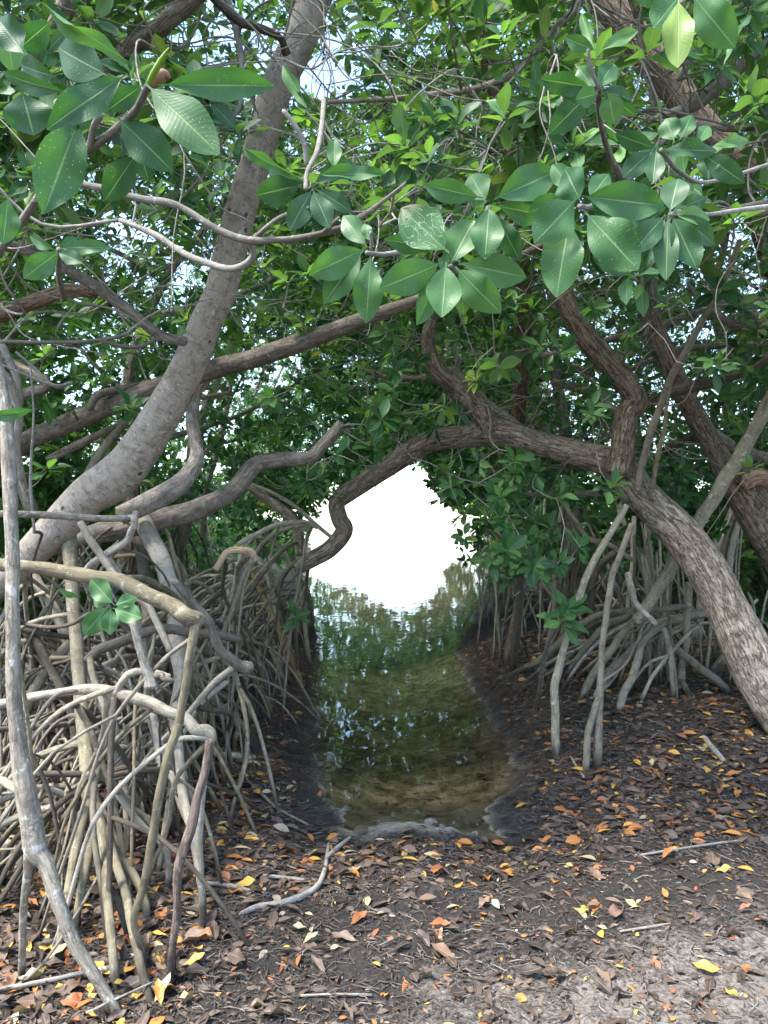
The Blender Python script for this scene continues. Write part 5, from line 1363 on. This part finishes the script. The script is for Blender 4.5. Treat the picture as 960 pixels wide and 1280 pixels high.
# the countless rest: broken leaves and chips
def litter_density(x, y):
    s = water_inside(x, y)
    strand = np.exp(-((y - 3.72 - 0.12 * x) / 0.40) ** 2)
    den = np.where(x < -0.55, 1.0, np.where((x > 0.8) & (y > 4.2), 0.95, 0.25 + 0.8 * strand))
    den = np.where((y < 3.2) & (x > -0.2), 0.30 + 0.35 * np.clip(fbm(x * 1.5, y * 1.5, seed=3) + 0.3, 0, 1), den)
    den = np.where((x < -0.2) & (y < 3.8), np.maximum(den, 0.8), den)
    den = np.where((x > -0.22) & (x < 0.6) & (y < 4.5) & (s > -0.15), 0.32, den)
    return np.where(s > -0.03, np.where(y < 7, 0.05, 0.01), den * np.clip((-s) / 0.25, 0.15, 1))
def scatter(n):
    x, y = rng.uniform(-4.2, 4.8, n), 1.6 + 8.0 * rng.random(n) ** 1.35
    ok = rng.random(n) < litter_density(x, y)
    return x[ok], y[ok]
x, y = scatter(100000); n = len(x)
az = rng.uniform(0, 6.28, n)
up = unit(np.column_stack([rng.normal(0, 0.35, n), rng.normal(0, 0.35, n), np.ones(n)]))
d = np.column_stack([np.cos(az), np.sin(az), rng.normal(0, 0.12, n)])
Rm = leaf_frames(None, d, up)
lush = np.where((x < -0.7) | ((x > 0.9) & (y > 4)), 1.0, 0.26 + 0.6 * np.exp(-((y - 3.75 - 0.12 * x) / 0.3) ** 2))
ln = 0.010 + 0.030 * rng.random(n) ** 1.6
ln = np.where(rng.random(n) < 0.50 * lush, rng.uniform(0.035, 0.098, n), ln)
ti = np.clip(rng.normal(0, 0.015, n) + rng.choice([0.04, 0.10, 0.16, 0.22, 0.28, 0.34, 0.45, 0.58, 0.66, 0.80, 0.97], n, p=[0.22, 0.20, 0.16, 0.12, 0.09, 0.06, 0.03, 0.035, 0.02, 0.02, 0.045]), 0, 1)
warm = (rng.random(n) < 0.16 * lush) & (ln > 0.03)
ti = np.where(warm, rng.choice([0.48, 0.56, 0.62, 0.66, 0.78, 0.84], n), ti)
O = np.column_stack([x, y, ground_z(x, y) + 0.006 + 0.12 * ln * rng.random(n)])
# the 269 that show largest are leaves of their own, each named by what it lies beside
MARKS = [(35, 1250, 'the bottom left corner'), (160, 1268, 'the nearest pale root foot'), (196, 1270, 'the forked olive root foot'), (70, 1212, 'the leftmost thin root leg'), (211, 1232, 'the split brown root foot'),
         (254, 1168, 'the rightmost straight left root'), (350, 1133, 'the curved grey stick'), (340, 1010, 'the thin pale shore stick'), (420, 1248, 'the bottom centre pale stem'), (530, 1040, 'the sandy shore'),
         (640, 1020, 'the right shore end'), (696, 946, 'the nearest right bank root'), (746, 958, 'the paired right bank root'), (850, 870, 'the upright root pair'), (945, 875, 'the arching trunk foot'),
         (890, 940, 'the curved bark strip'), (728, 1142, 'the lone yellow-green leaf'), (870, 1060, 'the long right edge stem'), (808, 1163, 'the thin tan stem'), (931, 1141, 'the lone red leaf'), (905, 1217, 'the bottom right ochre leaf'),
         (587, 1242, 'the dull red leaf'), (605, 1133, 'the lone rust leaf'), (548, 1163, 'the sand edge rust leaf'), (100, 1120, 'the far left forked roots'), (285, 1110, 'the dark level stick'), (700, 1260, 'the bottom edge middle'), (945, 1270, 'the bottom right corner'), (15, 1080, 'the left edge grey bough'), (480, 1130, 'the mid mud below shore'), (800, 1010, 'the open right bank litter')]
def colour_of(t): return 'blackish' if t < 0.08 else 'dark brown' if t < 0.2 else 'brown' if t < 0.4 else 'rust-red' if t < 0.5 else 'orange' if t < 0.7 else 'yellow' if t < 0.9 else 'bleached grey'
px, py, dd = project(O)
score = np.where((px > -5) & (px < 965) & (py < 1285), ln / dd, 0)
pick = np.argsort(-score)[:269]
rest = np.ones(n, bool); rest[pick] = False
big_ = np.median(ln[pick])
labelled = {}
for i_ in pick:
    mk = min(MARKS, key=lambda m: math.hypot(m[0] - px[i_], (m[1] - py[i_]) * 1.4))
    dx, dy = px[i_] - mk[0], py[i_] - mk[1]
    far = math.hypot(dx, dy)
    word = 'touching' if far < 12 else 'just' if far < 34 else 'slightly' if far < 62 else 'well' if far < 100 else 'far'
    side = '' if far < 12 else ' left of' if abs(dx) > 1.6 * abs(dy) and dx < 0 else ' right of' if abs(dx) > 1.6 * abs(dy) else (' behind' if dy < 0 else ' before') + ('' if abs(dy) > 1.6 * abs(dx) else ' left of' if dx < 0 else ' right of')
    size_ = 'big' if ln[i_] > big_ * 1.12 else 'small' if ln[i_] < big_ * 0.90 else 'medium'
    wid_ = rng.uniform(0.72, 1.25); shp = 'broad' if wid_ > 1.05 else 'narrow' if wid_ < 0.9 else 'oval'
    lie = Rm[i_][:, 1]; li = 'crosswise' if abs(lie[0]) > 1.8 * abs(lie[1]) else 'lengthwise' if abs(lie[1]) > 1.8 * abs(lie[0]) else 'slantwise'
    lab = f'{size_} {shp} {colour_of(ti[i_])} leaf {li} {word}{side} {mk[2]}'
    o = leaf_obj(None, O[i_], Rm[i_], ln[i_], wid_, min([a for v in DTS.values() for a in v], key=lambda a: abs(a - ti[i_])), int(rng.integers(20, 28)), 'dead_leaf', True, 'fallen_leaf')
    tag(o, lab, 'leaf', 'fallen leaves on the forest floor')
    labelled.setdefault(lab, []).append((-py[i_], o))
for lab, same in labelled.items():      # two alike by one landmark: told apart by which lies nearer
    if len(same) > 1:
        same.sort(key=lambda a: a[0])
        for (_, o), w_ in zip(same, ('nearer', 'farther') if len(same) == 2 else ('nearest', 'middle', 'farthest', 'farthest')):
            o['label'] = w_ + ' ' + lab
O, Rm, ln, ti = O[rest], Rm[rest], ln[rest], ti[rest]; n = len(O)
for sel, hi_, nm, lab in ((ln > 0.036, True, 'leaf_litter', 'brown and orange leaf litter covering the mud'), (ln <= 0.036, False, 'leaf_crumbs', 'small dark leaf crumbs between the fallen leaves')):
    V, f, at = leaf_mass(O[sel], Rm[sel], ln[sel], rng.uniform(0.6, 1.3, sel.sum()), ti[sel], hi_)
    tag(obj(nm, mesh_from(nm, V, f, at), M['dead_leaf']), lab, 'litter', kind='stuff')
# chips, stems and fibres
x, y = scatter(110000); n = len(x)
ln = 0.015 + 0.09 * rng.random(n) ** 2.5; az = rng.uniform(0, 6.28, n)
dv = np.column_stack([np.cos(az), np.sin(az), rng.normal(0, 0.10, n)]) * ln[:, None]
c = np.column_stack([x, y, ground_z(x, y) + 0.006])
mid_ = c + rng.normal(0, 0.12, (n, 3)) * ln[:, None] * np.array([1, 1, 0.3]); mid_[:, 2] = np.maximum(mid_[:, 2], c[:, 2]) + 0.003
rr = rng.uniform(0.0008, 0.0028, n)
half = n * 5 // 6
for sl, mt, nm, lab in ((slice(0, half), 'twig_dark', 'twig_litter', 'dark crumbled twigs and bark chips strewn over the mud'), (slice(half, n), 'dead_wood', 'stem_litter', 'pale dry leaf stems and twig bits strewn over the mud')):
    V, f, B = batch_tubes(np.stack([c[sl] - dv[sl] / 2, mid_[sl], c[sl] + dv[sl] / 2], 1), np.stack([rr[sl], rr[sl], rr[sl] * 0.6], 1), 3)
    tag(obj(nm, mesh_from(nm, V, f, {'bark': B}), M[mt]), lab, 'litter', kind='stuff')

# fibrous rootlets matted on the banks
pos = []
for k in range(4600):
    y_ = 4.75 + 7.0 * rng.random() ** 1.2
    if rng.random() < 0.45:
        x_ = np.interp(y_, RY, RX) + abs(rng.normal(0, 0.28)); side = 1
    else:
        x_ = np.interp(y_, LY, LX) - abs(rng.normal(0, 0.35)); side = -1
    pos.append((x_, y_, side))
pos = np.array(pos); n = len(pos)
base = np.column_stack([pos[:, 0], pos[:, 1], ground_z(pos[:, 0], pos[:, 1])])
tall = (rng.random(n) < 0.10) & (pos[:, 1] > 5.2)
hgt = np.where(tall, rng.uniform(0.08, 0.34, n), np.abs(rng.normal(0, 0.040, n)) + 0.008)
L_ = rng.uniform(0.04, 0.17, n); az = rng.uniform(0, 6.28, n)
top = base + np.column_stack([np.cos(az) * L_ * 0.5, np.sin(az) * L_ * 0.5, hgt])
end = base + np.column_stack([np.cos(az) * L_ - pos[:, 2] * 0.05, np.sin(az) * L_, hgt * rng.uniform(-0.6, 0.8, n)])
V, f, B = batch_tubes(np.stack([base, top, end], 1), np.stack([np.full(n, 0.0018), np.full(n, 0.0015), np.full(n, 0.001)], 1) * rng.uniform(0.6, 1.3, (n, 1)), 3)
tag(obj('root_fibres', mesh_from('root_fibres', V, f, {'bark': B}), M['fibre']), 'reddish-brown matted rootlets along both water edges', 'rootlets', kind='stuff')

# ------------------------------------------------------------------ sticks one can pick out
def stick(label, pix, mat='dead_wood', lift=0.012, extra=None, sides=8, free=None):
    pts, rad = [], []
    for px, py, w in pix:
        p = G(px, py, lift); pts.append(p); rad.append(w / 2 / F * project(p)[2])
    if free:
        for i_, z in free.items(): pts[i_] = pts[i_] + np.array([0, 0, z])
    ex = []
    for e in extra or []:
        q = [G(a, b, lift + 0.01) for a, b, _ in e]; ex.append((np.array(q), np.array([w / 2 / F * project(p)[2] for p, (_, _, w) in zip(q, e)])))
    b = np.array(pts[0])
    o = limb_obj('fallen_stick', None, M[mat], np.array(pts), rad, sides, 6, 0.08, 0.0, ex, False, b)
    tag(o, label, 'stick', 'sticks lying on the mud')
stick('curved grey forked stick lying on the dark mud left of centre', [(301, 1146, 5), (322, 1138, 8), (350, 1133, 8), (378, 1124, 8), (398, 1110, 7), (406, 1090, 6), (409, 1072, 5), (411, 1058, 4)], 'dead_wood', 0.014, [[(408, 1078, 5), (422, 1065, 5), (438, 1052, 3)]])
stick('thin pale stick pointing at the sandy shore from the left roots', [(305, 974, 4), (328, 996, 4), (350, 1015, 4), (386, 1034, 3)], 'root_pale')
stick('short pale stick lying level above the curved grey stick', [(328, 1098, 5), (352, 1100, 5), (380, 1103, 4)], 'dead_wood')
stick('dark thin stick lying level left of the curved grey stick', [(258, 1107, 5), (285, 1110, 6), (312, 1116, 4)], 'twig')
stick('straight pale stem at the bottom centre on fine litter', [(376, 1249, 3), (420, 1247, 3), (465, 1248, 3)], 'root_pale')
stick('straight pale stem slanting toward the right edge', [(800, 1072, 3), (850, 1064, 3), (905, 1056, 3), (965, 1050, 3)], 'dead_wood')
stick('thin tan stem lying on the mud below the middle of the frame', [(775, 1168, 3), (808, 1163, 3), (838, 1158, 2)], 'dead_wood')
stick('long thin dry twig crossing in front of the left roots at the bottom', [(-10, 1252, 4), (40, 1230, 4), (90, 1196, 4), (138, 1136, 3)], 'root_pale', 0.03, None, 6, {2: 0.10, 3: 0.20})
stick('tan stick lying level beneath the left roots near the bottom edge', [(-10, 1246, 6), (50, 1235, 6), (100, 1224, 6), (140, 1216, 5)], 'twig', 0.02)
stick('white thin twig crossing the bottom left corner', [(108, 1282, 3), (150, 1262, 3), (192, 1242, 2)], 'root_pale', 0.04)
stick('grey bough lying among leaves behind the nearest left roots', [(-10, 1048, 13), (15, 1070, 14), (30, 1092, 12)], 'root_grey', 0.03)
stick('branching dry twig on the left bank at the water edge', [(240, 872, 3), (300, 872, 3), (350, 874, 3), (392, 878, 2)], 'dead_wood', 0.03, [[(300, 872, 2), (322, 886, 2), (334, 912, 2)]], 6)
stick('pale level pole lying over the left bank beside the roots', [(255, 948, 9), (285, 948, 9), (318, 951, 8)], 'root', 0.02)
stick('small white stick standing out on the mud by the right bank root', [(713, 948, 3), (722, 962, 3), (730, 974, 3)], 'root_pale')
stick('grey curved bark strip lying on the right bank litter', [(880, 925, 6), (890, 938, 7), (905, 955, 6)], 'dead_wood', 0.02)
